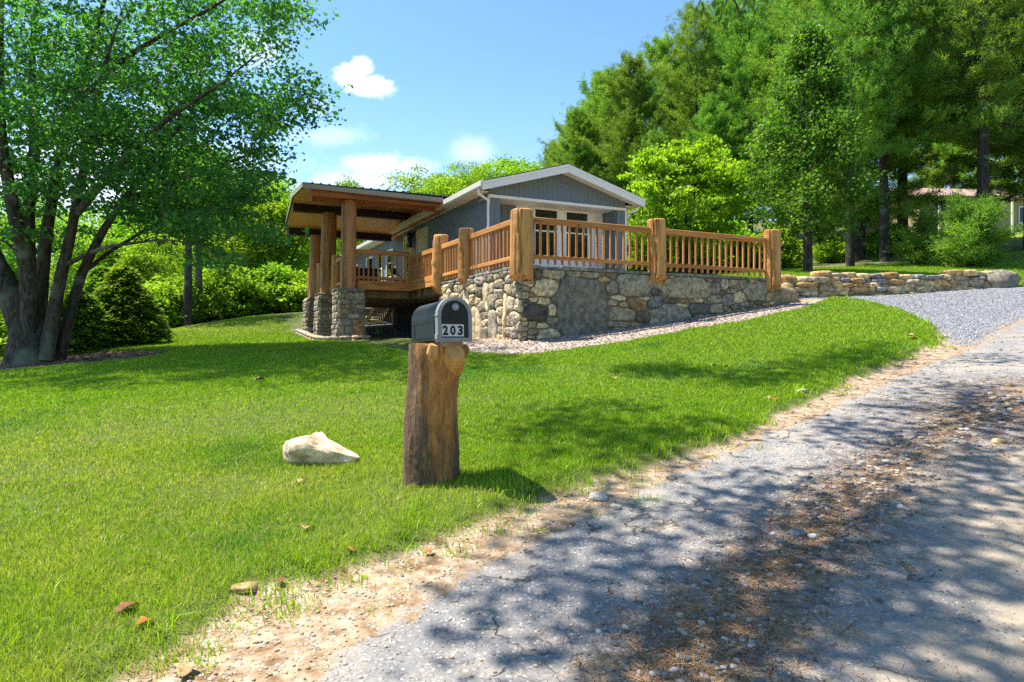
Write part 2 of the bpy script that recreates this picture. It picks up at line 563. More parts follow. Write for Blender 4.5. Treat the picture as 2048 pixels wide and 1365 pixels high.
def mat_ground():
    t = NT('ground_surface')
    p = t.pos()
    nA = t.noise(p, 2.3, 5, .6)
    nB = t.noise(p, 11, 5, .65)
    nC = t.noise(p, 55, 4, .7)
    wob = t.math('ADD', t.math('MULTIPLY', t.math('SUBTRACT', nA, .5), .55), t.math('MULTIPLY', t.math('SUBTRACT', nB, .5), .35))
    # dirt / sandy verge
    dirt = t.ramp(nB, [(.32, (.13, .075, .036)), (.46, (.27, .185, .108)), (.56, (.36, .275, .185)), (.70, (.47, .385, .285))])
    pebv = t.voro(p, 42, 'F1', 'Color')
    pebd = t.voro(p, 42)
    sep = t.n('ShaderNodeSeparateColor')
    t.l(pebv, sep.inputs[0])
    pebm = t.math('MULTIPLY', t.ss(sep.outputs[0], .55, .62), t.ss(pebd, .5, .35))
    pebc = t.mix(sep.outputs[1], (.19, .165, .14), (.46, .40, .32))
    dirt = t.mix(pebm, dirt, pebc)
    dirt = t.mix(t.math('MULTIPLY', t.ss(nC, .54, .66), .6), dirt, (.17, .10, .052))
    dirt = t.mix(t.math('MULTIPLY', t.ss(nA, .56, .66), .45), dirt, (.19, .12, .065))
    # asphalt
    agg = t.voro(p, 95, 'F1', 'Color')
    s2 = t.n('ShaderNodeSeparateColor')
    t.l(agg, s2.inputs[0])
    asp = t.mix(s2.outputs[0], (.150, .148, .148), (.225, .218, .212))
    asp = t.mix(t.ss(s2.outputs[1], .93, .97), asp, (.40, .38, .35))
    asp = t.mix(t.ss(nA, .35, .7), asp, t.mix(1.0, asp, (1.35, 1.3, 1.22), 'MULTIPLY'))
    wv = t.n('ShaderNodeVectorMath', operation='ADD')
    t.l(p, wv.inputs[0])
    nv = t.n('ShaderNodeVectorMath', operation='SCALE')
    t.l(t.noise(p, 2.2, 4, .6, 0, True), nv.inputs[0])
    nv.inputs['Scale'].default_value = .55
    t.l(nv.outputs[0], wv.inputs[1])
    ck = t.voro(wv.outputs[0], 1.05, 'DISTANCE_TO_EDGE')
    ck2 = t.voro(wv.outputs[0], 2.9, 'DISTANCE_TO_EDGE')
    crack = t.math('MAXIMUM', t.math('MULTIPLY', t.ss(ck, .012, .003), t.ss(nA, .48, .56)),
                   t.math('MULTIPLY', t.ss(ck2, .02, .006), t.ss(t.noise(p, .8, 2), .62, .68)))
    asp = t.mix(t.math('MULTIPLY', crack, .85), asp, (.035, .03, .026))
    rside = t.ss(t.attr('d_right'), -.3, .8)
    sand = t.math('MULTIPLY', t.ss(t.math('ADD', t.math('ADD', nA, t.math('MULTIPLY', nB, .4)), t.math('MULTIPLY', rside, .2)), .66, .92), t.math('ADD', .35, t.math('MULTIPLY', rside, .45)))
    asp = t.mix(sand, asp, (.335, .27, .19))
    droad = t.attr('d_road')
    dmed = t.attr('d_med')
    m_road = t.ss(t.math('ADD', droad, t.math('ADD', t.math('MULTIPLY', wob, .8), t.math('MULTIPLY', t.math('SUBTRACT', nC, .5), .12))), -.01, .05)
    col = t.mix(m_road, dirt, asp)
    m_med = t.ss(t.math('ADD', dmed, t.math('MULTIPLY', wob, 1.7)), -.12, .16)
    litter = t.mix(t.ss(nC, .36, .52), (.115, .068, .036), t.mix(nB, (.25, .17, .10), (.40, .30, .195)))
    litter = t.mix(pebm, litter, pebc)
    col = t.mix(t.math('MULTIPLY', m_med, .9), col, litter)
    # right-hand far side of the lane: dusty asphalt
    # drive gravel
    gv = t.voro(p, 58, 'F1', 'Color')
    s3 = t.n('ShaderNodeSeparateColor')
    t.l(gv, s3.inputs[0])
    gd = t.voro(p, 58)
    grv = t.mix(s3.outputs[0], (.22, .235, .26), (.50, .51, .535))
    grv = t.mix(t.ss(gd, .35, .62), grv, (.085, .088, .095))
    m_gra = t.ss(t.math('ADD', t.attr('d_gra'), t.math('MULTIPLY', wob, .9)), -.1, .22)
    col = t.mix(m_gra, col, grv)
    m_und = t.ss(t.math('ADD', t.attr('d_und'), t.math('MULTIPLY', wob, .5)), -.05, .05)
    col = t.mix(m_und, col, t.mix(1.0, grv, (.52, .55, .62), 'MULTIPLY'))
    # bark / pebble mulch beds
    mv = t.voro(t.pos((1, 1.7, 1)), 23, 'F1', 'Color')
    s4 = t.n('ShaderNodeSeparateColor')
    t.l(mv, s4.inputs[0])
    md = t.voro(t.pos((1, 1.7, 1)), 23)
    mul = t.mix(s4.outputs[0], (.38, .32, .27), (.62, .575, .52))
    mul = t.mix(t.ss(s4.outputs[1], .8, .86), mul, (.20, .11, .06))
    mul = t.mix(t.ss(md, .4, .7), mul, (.20, .15, .12))
    m_mul = t.ss(t.math('ADD', t.attr('d_mul'), t.math('MULTIPLY', wob, .25)), -.02, .03)
    tm = t.attr('d_tree')
    mul = t.mix(t.ss(tm, -.1, .0), mul, t.mix(nC, (.14, .075, .04), (.36, .235, .14)))
    col = t.mix(m_mul, col, mul)
    # soil and thatch under the blades
    turf = t.mix(t.ss(nB, .35, .65), (.045, .072, .010), (.10, .125, .022))
    turf = t.mix(t.math('MULTIPLY', t.ss(nC, .55, .72), .5), turf, (.22, .17, .08))
    m_lawn = t.ss(t.math('ADD', t.attr('d_lawn'), t.math('MULTIPLY', wob, .3)), -.03, .06)
    col = t.mix(m_lawn, col, turf)
    # woodland floor and far grass
    fl = t.mix(t.ss(nA, .4, .62), (.10, .075, .04), (.11, .17, .025))
    col = t.mix(t.math('MULTIPLY', t.attr('d_far'), t.math('SUBTRACT', 1.0, m_lawn)), col, fl)
    sunlit_mead = t.attr('d_sunlit_mead')
    col = t.mix(sunlit_mead, col, t.mix(nB, (.15, .22, .025), (.22, .28, .045)))  # far lawn patch, its sunlit brightness painted into the green
    hgt = t.math('ADD', t.math('MULTIPLY', nC, .5), t.math('ADD', t.math('MULTIPLY', pebm, .6), t.math('MULTIPLY', t.math('MULTIPLY', crack, m_road), -1.2)))
    hgt = t.math('ADD', hgt, t.math('MULTIPLY', t.math('SUBTRACT', .5, md), t.math('MULTIPLY', m_mul, 1.6)))
    hgt = t.math('ADD', hgt, t.math('MULTIPLY', t.math('SUBTRACT', .5, gd), t.math('MULTIPLY', t.math('MAXIMUM', m_gra, m_und), 1.4)))
    return t.done(t.bsdf(col, .92, t.bump(hgt, .75, .014), spec=.2))
M['ground'] = mat_ground()

far_m = sstep(np.hypot(fx, fy), 24, 32)
sunlit_mead = sdf([(17, 37), (40, 40), (46, 62), (20, 62)], fx, fy)
sunlit_mead = sstep(sunlit_mead, -1, 1)
ny, nx = GX.shape
idx = np.arange(nx * ny).reshape(ny, nx)
quads = np.stack([idx[:-1, :-1], idx[:-1, 1:], idx[1:, 1:], idx[1:, :-1]], -1).reshape(-1, 4)
def fmean(a):
    return a[quads].mean(1)
q_road, q_gra, q_mul, q_und, q_lawn = map(fmean, (d_road, d_gra, d_mul, d_und, d_lawn))
cls = np.zeros(len(quads), int)
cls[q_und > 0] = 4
cls[q_gra > 0] = 2
cls[(q_road > 0) & (q_gra < 0)] = 1
cls[(q_mul > 0) & (q_und < .0)] = 3
cls[q_lawn > 0] = 0
V = np.stack([fx, fy, zz], -1)
AT = dict(d_lawn=d_lawn, d_road=d_road, d_med=d_med, d_mul=d_mul, d_gra=d_gra, d_und=d_und, d_far=far_m, d_sunlit_mead=sunlit_mead, d_tree=d_tree, d_right=d_right)
for k, nm in enumerate(['ground', 'road', 'gravel_driveway', 'mulch_bed', 'gravel_bed']):
    q = quads[cls == k]
    used, inv = np.unique(q, return_inverse=True)
    me = mesh_np(nm, V[used], inv.reshape(-1, 4), {a: b[used] for a, b in AT.items()}, smooth=True)
    tag(link(nm, me, M['ground']), kind='structure')
def zat(x, y):
    """height of the built sheet (bilinear)"""
    x = np.asarray(x, float)
    y = np.asarray(y, float)
    i = np.clip(np.searchsorted(gx, x) - 1, 0, nx - 2)
    j = np.clip(np.searchsorted(gy, y) - 1, 0, ny - 2)
    a = (x - gx[i]) / (gx[i + 1] - gx[i])
    b = (y - gy[j]) / (gy[j + 1] - gy[j])
    Z = zz.reshape(ny, nx)
    return (Z[j, i] * (1 - a) + Z[j, i + 1] * a) * (1 - b) + (Z[j + 1, i] * (1 - a) + Z[j + 1, i + 1] * a) * b
def z1(x, y):
    return float(zat(np.array([x]), np.array([y]))[0])

# ------------------------------------------------------------------ grass
def mat_grass():
    t = NT('grass_blades')
    a = t.attr('tint')
    p = t.pos()
    big = t.noise(p, .55, 4, .6)
    mid = t.noise(p, 1.7, 4, .6)
    sm = t.noise(p, 6, 3, .6)
    g = t.mix(a, (.090, .205, .003), (.31, .48, .012))
    yel = t.mix(a, (.28, .34, .02), (.48, .52, .07))
    dry = t.math('ADD', t.math('ADD', t.math('MULTIPLY', big, .5), t.math('MULTIPLY', mid, .5)), t.attr('dry'))
    m = t.math('MULTIPLY', t.ss(dry, .50, .82), t.ss(t.math('ADD', t.math('MULTIPLY', a, .7), t.math('MULTIPLY', sm, .6)), .25, .7))
    col = t.mix(m, g, yel)
    lush = t.ss(big, .42, .3)
    col = t.mix(t.math('MULTIPLY', lush, .85), col, t.mix(a, (.05, .17, .008), (.12, .30, .014)))
    col = t.mix(t.attr('straw'), col, (.46, .40, .17))
    pr = t.bsdf(col, .5, spec=.25)
    tr = t.n('ShaderNodeBsdfTranslucent')
    t.l(t.mix(1.0, col, (1.5, 1.6, .6), 'MULTIPLY'), tr.inputs['Color'])
    mx = t.n('ShaderNodeMixShader')
    mx.inputs[0].default_value = .30
    t.l(pr.outputs[0], mx.inputs[1])
    t.l(tr.outputs[0], mx.inputs[2])
    return t.done(mx)
M['grass'] = mat_grass()

def blades(name, x, y, h, wd, seed, lean=.5, tint=None, dry=None, straw=None, label='', mat=None, bend=.35):
    R = rs(seed)
    n = len(x)
    z = zat(x, y) - .004
    az = R.uniform(0, 2 * PI, n)
    face = R.uniform(0, 2 * PI, n)
    ln = np.abs(R.normal(0, lean, n))
    dx, dy = np.cos(az) * ln * h, np.sin(az) * ln * h
    sx, sy = np.cos(face) * wd * .5, np.sin(face) * wd * .5
    B = np.stack([x, y, z], -1)
    S = np.stack([sx, sy, np.zeros(n)], -1)
    mid = B + np.stack([dx * bend, dy * bend, h * .55], -1)
    tip = B + np.stack([dx, dy, h * np.clip(1 - .25 * ln, .35, 1)], -1)
    Vv = np.stack([B - S, B + S, mid + S * .8, mid - S * .8, tip], 1).reshape(-1, 3)
    i0 = np.arange(n) * 5
    Fq = np.stack([i0, i0 + 1, i0 + 2, i0 + 3], -1)
    Ft = np.stack([i0 + 3, i0 + 2, i0 + 4], -1)
    tint = R.uniform(0, 1, n) if tint is None else tint
    rep = lambda a: np.repeat(a, 5)
    me = mesh_np(name, Vv, [Fq, Ft], {'tint': rep(tint), 'dry': rep(np.zeros(n) if dry is None else dry),
                                      'straw': rep(np.zeros(n) if straw is None else straw)})
    o = link(name, me, mat or M['grass'])
    return tag(o, label, 'grass', kind='stuff')

def lawn():
    R = rs(5)
    # sample in polar strips round the camera so that far blades are fewer and broader
    N = 1900000
    r = np.exp(R.uniform(math.log(1.7), math.log(40), N))
    th = R.uniform(-.80, .80, N)
    x, y = r * np.sin(th), r * np.cos(th)
    # density ~ 1/r^2 from the log-uniform draw; thin the nearest ground
    d = np.maximum(sdf(LAWN, x, y), sdf(TERRACE, x, y))
    tr = 1 - np.hypot((x - TREEB[0]) / 3.1, (y - TREEB[1]) / 2.0)
    wob = .16 * hashn(x, y, 3.1, 11) + .10 * hashn(x, y, 9, 12) + .05 * hashn(x, y, 25, 13)
    keep = (d + wob > R.uniform(-.02, .18, N)) & (tr < 0)
    dens = np.clip(r / 3.4, 0, 1) ** 2 * np.where(r > 14, .75, 1.0)
    thin = np.clip(.55 + .9 * hashn(x, y, 1.3, 15) + .5 * hashn(x, y, 5, 16), .3, 1)
    nearv = 1 - sstep(r, 7, 12)
    keep &= R.uniform(0, 1, N) < dens * (1 - nearv * (1 - thin))
    keep &= np.abs(x / np.maximum(y, .1)) < .86
    # nothing under the post and the house
    u = (x - OX) * UX + (y - OY) * UY
    v = -(x - OX) * UY + (y - OY) * UX
    keep &= ~((u > -2.4) & (u < 7.1) & (v > .2) & (v < 26))
    keep &= np.hypot(x + .545, y - 4.62) > .17
    x, y, r, d = x[keep], y[keep], r[keep], d[keep]
    n = len(x)
    print('blades', n)
    h = R.uniform(.022, .050, n) * (1 + .25 * hashn(x, y, 2.0, 17)) * (1 + sstep(r, 8, 20) * .35)
    edge = np.exp(-np.clip(d, 0, 3) / .35)
    h *= 1 + .5 * edge * (r < 16) * R.uniform(0, 1.3, n)
    w_ = .0036 * np.clip(r / 4.0, .8, 8)
    left = sstep(-x, -1.0, 2.5) * (1 - sstep(r, 7, 11))
    right = sstep(x, -.5, 1.5)
    dry = .20 * left - .10 * right + .08 * edge - .01 + .10 * hashn(x, y, .9, 21)
    crest = sstep(y, 22, 27) * sstep(-x, 3, 7)
    dry += .20 * crest
    dry += .14 * np.exp(-((x + .55) ** 2 + (y - 4.3) ** 2) / .35) + .12 * np.exp(-((x + 1.6) ** 2 + (y - 4.9) ** 2) / .4)
    straw = ((R.uniform(0, 1, n) < .08 + .14 * left) * R.uniform(.4, 1, n))
    blades('lawn_grass', x, y, h, w_, 6, .55, dry=dry, straw=straw, label='mown bright green lawn grass with dry yellow patches')
lawn()

def weeds():
    """longer, brighter tufts standing in the lawn and along the verge"""
    R = rs(31)
    tufts = []
    px = [(1300, 860, .16, 26), (1060, 850, .14, 24), (1010, 830, .12, 20), (1080, 890, .10, 22), (1210, 800, .12, 14), (820, 1060, .13, 30), (790, 1090, .13, 30),
          (850, 1040, .12, 26), (905, 985, .10, 20), (890, 960, .10, 20), (990, 1000, .10, 22), (760, 1120, .10, 20), (100, 1230, .10, 16), (30, 1340, .12, 16), (360, 960, .08, 16), (560, 930, .07, 20),
          (640, 935, .07, 20), (700, 925, .07, 20), (725, 900, .09, 24), (760, 905, .08, 20), (880, 975, .09, 30), (830, 975, .08, 30), (590, 1150, .09, 22), (450, 1100, .08, 12),
          (1480, 850, .14, 26), (1420, 890, .14, 26), (1330, 920, .13, 26), (1240, 950, .12, 26), (1180, 975, .12, 26), (1120, 990, .12, 26), (1600, 800, .15, 26), (1690, 750, .15, 20),
          (1850, 655, .16, 16), (1700, 600, .16, 14), (760, 668, .30, 10), (797, 668, .18, 6), (700, 700, .12, 12), (1050, 765, .12, 12), (1400, 745, .12, 12)]
    for (a, b, h, n) in px:
        tufts.append((*hit(a, b), h, n))
    rd = np.array(roadside)
    for k in range(70):
        i = R.randint(len(rd) - 1)
        f = R.rand()
        p = rd[i] * (1 - f) + rd[i + 1] * f + R.normal(0, .10, 2)
        tufts.append((p[0] - .05, p[1] + .04, R.uniform(.05, .11), R.randint(10, 24)))
    for k in range(26):
        i = R.randint(len(rd) - 6)
        f = R.rand()
        p = rd[i] * (1 - f) + rd[i + 1] * f + np.array([.25, -.2]) * R.rand() + R.normal(0, .12, 2)
        tufts.append((p[0], p[1], R.uniform(.02, .045), R.randint(14, 40)))
    for (a, b, rad_, n_) in ((430, 1275, .11, 90), (385, 1305, .10, 80), (475, 1245, .08, 70), (600, 1182, .10, 110), (650, 1150, .09, 110), (700, 1140, .10, 110), (820, 1085, .10, 90), (235, 1335, .10, 80),
                           (330, 1345, .10, 70), (300, 1330, .07, 50), (420, 1330, .05, 30), (780, 1105, .08, 90), (1010, 1032, .06, 50), (930, 1060, .06, 40), (1290, 1010, .05, 30), (1190, 1030, .05, 30)):
        c = hit(a, b)
        for k in range(n_ // 6):
            tufts.append((c[0] + R.normal(0, rad_), c[1] + R.normal(0, rad_), R.uniform(.02, .045), 6))
    X, Y, H, Wd = [], [], [], []
    for (a, b, h, n) in tufts:
        r = math.hypot(a, b)
        for k in range(n):
            X.append(a + R.normal(0, .035 + h * .25))
            Y.append(b + R.normal(0, .035 + h * .25))
            H.append(h * R.uniform(.5, 1.15))
            Wd.append(.0055 * max(.9, r / 5.0))
    n = len(X)
    blades('tall_weeds', np.array(X), np.array(Y), np.array(H), np.array(Wd), 8, .75, tint=R.uniform(.5, 1.1, n), dry=np.full(n, -.3), label='longer bright weed tufts along the lawn edge', bend=.25)
weeds()
# ------------------------------------------------------------------ masonry
def stone_cells(stones, w, h, gap, p=3.2, nang=30, seed=1, fill=(.05, .13, .035, .07), fills=400, region=None):
    """stones: list (cx, cz, rx, rz); free places are filled with small stones.
    Returns a list of (cx, cz, outline) grown as anisotropic cells."""
    R = rs(seed)
    S = [list(s) for s in stones]
    def dmin(x, z):
        A = np.array(S)
        d = (np.abs((x[:, None] - A[:, 0]) / A[:, 2]) ** p + np.abs((z[:, None] - A[:, 1]) / A[:, 3]) ** p) ** (1 / p)
        return d
    for k in range(fills):
        x = R.uniform(0, w, 120)
        z = R.uniform(0, h, 120)
        if region is not None:
            ok = region(x, z)
            x, z = x[ok], z[ok]
            if not len(x):
                continue
        if S:
            d = dmin(x, z).min(1)
            i = d.argmax()
            if d[i] < 1.42:
                continue
        else:
            i = 0
        S.append([x[i], z[i], R.uniform(fill[0], fill[1]), R.uniform(fill[2], fill[3])])
    A = np.array(S)
    out = []
    ang = np.linspace(0, 2 * PI, nang, endpoint=False)
    T = np.linspace(.04, 1, 46)
    for i, (cx, cz, rx, rz) in enumerate(S):
        mx = 1.75 * max(rx, rz)
        ux, uz = np.cos(ang) * rx, np.sin(ang) * rz
        L = np.hypot(ux, uz)
        ux, uz = ux / L, uz / L
        r = T * mx
        X = cx + ux[:, None] * r
        Z = cz + uz[:, None] * r
        nb = np.nonzero((np.abs(A[:, 0] - cx) < mx + 2 * A[:, 2] + .2) & (np.abs(A[:, 1] - cz) < mx + 2 * A[:, 3] + .2))[0]
        B = A[nb]
        d = (np.abs((X[..., None] - B[:, 0]) / B[:, 2]) ** p + np.abs((Z[..., None] - B[:, 1]) / B[:, 3]) ** p) ** (1 / p)
        own = np.nonzero(nb == i)[0][0]
        me_ = d[..., own].copy()
        d[..., own] = 1e9
        ok = (me_ <= d.min(-1)) & (me_ < 1.5) & (X > .004) & (X < w - .004) & (Z > .004) & (Z < h - .004)
        bad = ~ok
        first = np.where(bad.any(1), bad.argmax(1), len(T)) - 1
        rad = np.where(first >= 0, T[np.clip(first, 0, len(T) - 1)] * mx, 0)
        rad = (rad * 4 + np.roll(rad, 1) + np.roll(rad, -1)) / 6
        rad *= 1 + R.uniform(-.05, .05, nang)
        rad = np.maximum(rad - gap, .004)
        if rad.mean() < .018:
            continue
        out.append((cx, cz, ux * rad, uz * rad))
    return out

def stone_mesh(cells, frame, depth, palette, seed=1, special=None):
    """frame(x, z) -> (point, normal); builds every stone as a raised rough cap"""
    R = rs(seed)
    V, Fq, Ft, C = [], [], [], []
    prof = [(1.0, -.5), (1.0, .35), (.93, .78), (.78, .98), (.5, 1.06), (.22, 1.04)]
    for ci, (cx, cz, dx, dz) in enumerate(cells):
        n = len(dx)
        rr = float(np.hypot(dx, dz).mean())
        dp = depth * R.uniform(.6, 1.25) * (1 + .6 * min(rr / .3, 1))
        base = len(V)
        tilt = R.uniform(-.12, .12, 2)
        col = np.array(palette[R.randint(len(palette))]) * R.uniform(.75, 1.2)
        if special and ci in special:
            col = np.array(special[ci])
        nz = R.normal(0, 1, (len(prof) + 1, n))
        for k, (s, dd) in enumerate(prof):
            for j in range(n):
                x, z = cx + dx[j] * s, cz + dz[j] * s
                P, N = frame(x, z)
                e = dd * dp * (1 + (.35 * math.sin(x * 9.1 + z * 5.3 + ci) * math.sin(z * 8.3 - x * 3.7 + 1.7 * ci) if rr > .16 and dd > .5 else 0)) + (dx[j] * s * tilt[0] + dz[j] * s * tilt[1]) * (.5 if dd > 0 else 0) + (nz[k, j] * .10 * dp if k > 1 else 0)
                V.append(P + N * e)
                C.append(col * (1 + .10 * nz[k, j]))
        P, N = frame(cx, cz)
        V.append(P + N * dp * 1.04)
        C.append(col)
        for k in range(len(prof) - 1):
            for j in range(n):
                a, b = base + k * n + j, base + k * n + (j + 1) % n
                Fq.append((a, b, b + n, a + n))
        top = base + (len(prof) - 1) * n
        for j in range(n):
            Ft.append((top + j, top + (j + 1) % n, base + len(prof) * n))
    return np.array([tuple(v) for v in V]), np.array(Fq), np.array(Ft), np.clip(np.array(C), .01, .8)

def masonry(name, parts, mat, parent):
    """join several stone_mesh results into one mesh"""
    V, Q, T, C, o = [], [], [], [], 0
    for v, q, t, c in parts:
        V.append(v)
        Q.append(q + o)
        T.append(t + o)
        C.append(c)
        o += len(v)
    me = mesh_np(name, np.concatenate(V), [np.concatenate(Q), np.concatenate(T)], cattrs={'col': np.concatenate(C)}, smooth=True)
    return link(name, me, mat, parent)

TAN, PALE, GREY, DARK, BLUE = (.44, .31, .16), (.58, .46, .30), (.35, .29, .21), (.14, .115, .085), (.25, .23, .20)
PAL_WALL = [TAN, PALE, GREY, GREY, TAN, (.32, .26, .18), BLUE, (.40, .33, .23), (.16, .14, .115)]
ZT = 1.50                     # top of the masonry under the cap stones

wall = empty('foundation_stone_wall', (OX, OY, 0), ANG)
tag(wall, 'tall mortared fieldstone wall carrying the log railing deck', 'stone wall')
B0 = -.45
def crop6(x, y, rx, ry):
    px, py = 1050 + x / 3.724, 380 + y / 3.724
    t = (px - 1024) / F
    u = (F and (OY * t - OX) / (UX - UY * t))
    Y = OY + UY * u
    s = Y / F / 3.724
    return (u, (682 - py) / F * Y - B0, rx * s * 1.18, ry * s)
spec6 = [(160, 725, 85, 58, PALE), (425, 870, 180, 205, (.19, .172, .145)), (215, 625, 65, 38, (.38, .32, .22)), (90, 920, 75, 55, (.085, .078, .07)), (200, 900, 28, 45, PALE),
         (815, 710, 115, 75, (.30, .27, .21)), (645, 730, 45, 45, (.24, .22, .18)), (1195, 735, 175, 65, (.33, .28, .20)), (715, 920, 85, 55, (.33, .27, .19)),
         (830, 850, 65, 45, (.30, .19, .10)), (965, 845, 50, 50, (.16, .16, .155)), (880, 945, 50, 40, DARK), (1060, 930, 140, 75, (.29, .255, .20)),
         (1290, 885, 65, 35, (.13, .13, .13)), (1415, 735, 35, 40, (.24, .22, .18)), (1575, 700, 60, 35, (.30, .26, .19)), (1720, 760, 90, 60, (.29, .26, .20)),
         (1480, 700, 28, 35, (.38, .34, .26)), (1510, 820, 40, 40, BLUE), (1595, 800, 45, 35, PALE), (1425, 885, 45, 38, (.36, .30, .2)), (1410, 815, 45, 28, (.33, .3, .24)),
         (365, 625, 45, 25, GREY), (480, 635, 60, 22, GREY), (585, 668, 40, 20, TAN), (690, 805, 50, 20, PALE), (730, 860, 35, 25, (.36, .29, .2)),
         (885, 810, 40, 16, PALE), (1160, 862, 50, 15, PALE), (1280, 822, 35, 15, PALE), (1820, 800, 40, 30, TAN), (1890, 790, 30, 50, (.2, .18, .13)),
         (60, 1060, 35, 25, PALE), (120, 1010, 38, 20, PALE), (170, 1075, 80, 35, (.27, .25, .2)), (200, 970, 45, 25, GREY), (50, 1000, 30, 25, DARK),
         (90, 625, 25, 40, GREY), (690, 1000, 80, 20, GREY), (650, 840, 35, 25, DARK), (980, 760, 40, 22, DARK), (1080, 825, 45, 18, GREY)]
cells = stone_cells([crop6(*s[:4]) for s in spec6], 7.05, ZT - B0, .011, seed=4)
def fr_front(x, z):
    return Vector((x, 0, z + B0)), Vector((0, -1, 0))
p_front = stone_mesh(cells, fr_front, .042, PAL_WALL, 2, {i: s[4] for i, s in enumerate(spec6)})
LV = 4.78
left_st = [(.75, .98, .11, .52), (1.35, .62, .22, .42), (2.35, .68, .3, .50), (.3, 1.55, .2, .17), (.25, .95, .18, .13), (.35, .62, .16, .12),
           (3.3, 1.25, .28, .2), (2.9, 1.45, .2, .22), (1.75, 1.4, .16, .28), (3.9, .8, .25, .25)]
cells = stone_cells(left_st, LV, ZT - B0, .010, seed=9, fill=(.12, .26, .09, .16))
def fr_left(x, z):
    return Vector((0, LV - x, z + B0)), Vector((-1, 0, 0))
cells = [(LV - c[0], c[1], -c[2][::-1], c[3][::-1]) for c in cells]
p_left = stone_mesh(cells, fr_left, .05, [PALE, (.46, .39, .29), (.42, .35, .25), (.38, .33, .27), PALE, (.30, .26, .2)], 5)
masonry('masonry', [p_front, p_left], M['stone'], wall)
b = MB()
b.box(.02, 7.03, .015, .45, B0 - .2, ZT)
b.box(.015, .45, .45, LV, B0 - .2, ZT)
b.build('mortar_core', M['mortar'], wall)
# cap stones, one long thin course
def cap_stones(spans, mat, parent, seed=3):
    R = random.Random(seed)
    V, Fs, C, o = [], [], [], 0
    for (a, bb, f) in spans:
        x = a
        while x < bb - .05:
            L = min(R.uniform(.35, .8), bb - x)
            h = R.uniform(.05, .075)
            e = R.uniform(0, .018)
            q = [f(x + .006, -.05 - e), f(x + L - .006, -.05 - e), f(x + L - .006, .42), f(x + .006, .42)]
            col = np.array([.20, .195, .165]) * R.uniform(.75, 1.25)
            for zz_, k in ((ZT - .002, 0), (ZT + h, 1)):
                for (qx, qy) in q:
                    V.append((qx + R.uniform(-.008, .008), qy + R.uniform(-.008, .008), zz_ + (R.uniform(-.006, .006) if k else 0)))
                    C.append(col)
            Fs += [(o, o + 3, o + 2, o + 1), (o + 4, o + 5, o + 6, o + 7)] + [(o + i, o + (i + 1) % 4, o + 4 + (i + 1) % 4, o + 4 + i) for i in range(4)]
            o += 8
            x += L
    me = mesh_np('cap_stones', V, [np.array(Fs)], cattrs={'col': np.array(C)})
    ob = link('cap_stones', me, mat, parent)
    m = ob.modifiers.new('bevel', 'BEVEL')
    m.width = .012
    m.segments = 2
    return ob
cap_stones([(0, 7.0, lambda x, e: (x, e)), (.45, LV, lambda x, e: (e, x))], M['stone'], wall)

# dry stone retaining wall up the slope
def rock_verts(R, sx, sy, sz, rough=.12, sub=3, power=3.4):
    bm = bmesh.new()
    bmesh.ops.create_cube(bm, size=2)
    bmesh.ops.subdivide_edges(bm, edges=bm.edges[:], cuts=sub, use_grid_fill=True)
    Vv = np.array([v.co[:] for v in bm.verts])
    Fv = np.array([[v.index for v in f.verts] for f in bm.faces])
    bm.free()
    d = (np.abs(Vv) ** power).sum(1) ** (1 / power)
    Vv = Vv / d[:, None]
    ph = R.uniform(0, 6.3, (5, 3))
    fr = R.uniform(1.2, 3.6, (5, 3))
    n = sum(np.sin((Vv * fr[k]).sum(1) + ph[k].sum()) for k in range(5)) / 5
    Vv = Vv * (1 + rough * n * 1.6 + R.normal(0, rough * .22, len(Vv)))[:, None]
    Vv *= [sx, sy, sz]
    # chop with a few planes for facets
    for k in range(5):
        nrm = R.normal(0, 1, 3)
        nrm /= np.linalg.norm(nrm)
        ext = np.abs(nrm * [sx, sy, sz]).sum() * R.uniform(.62, .9)
        dd = Vv @ nrm - ext
        Vv = Vv - np.where(dd > 0, dd, 0)[:, None] * nrm * .9
    return Vv, Fv

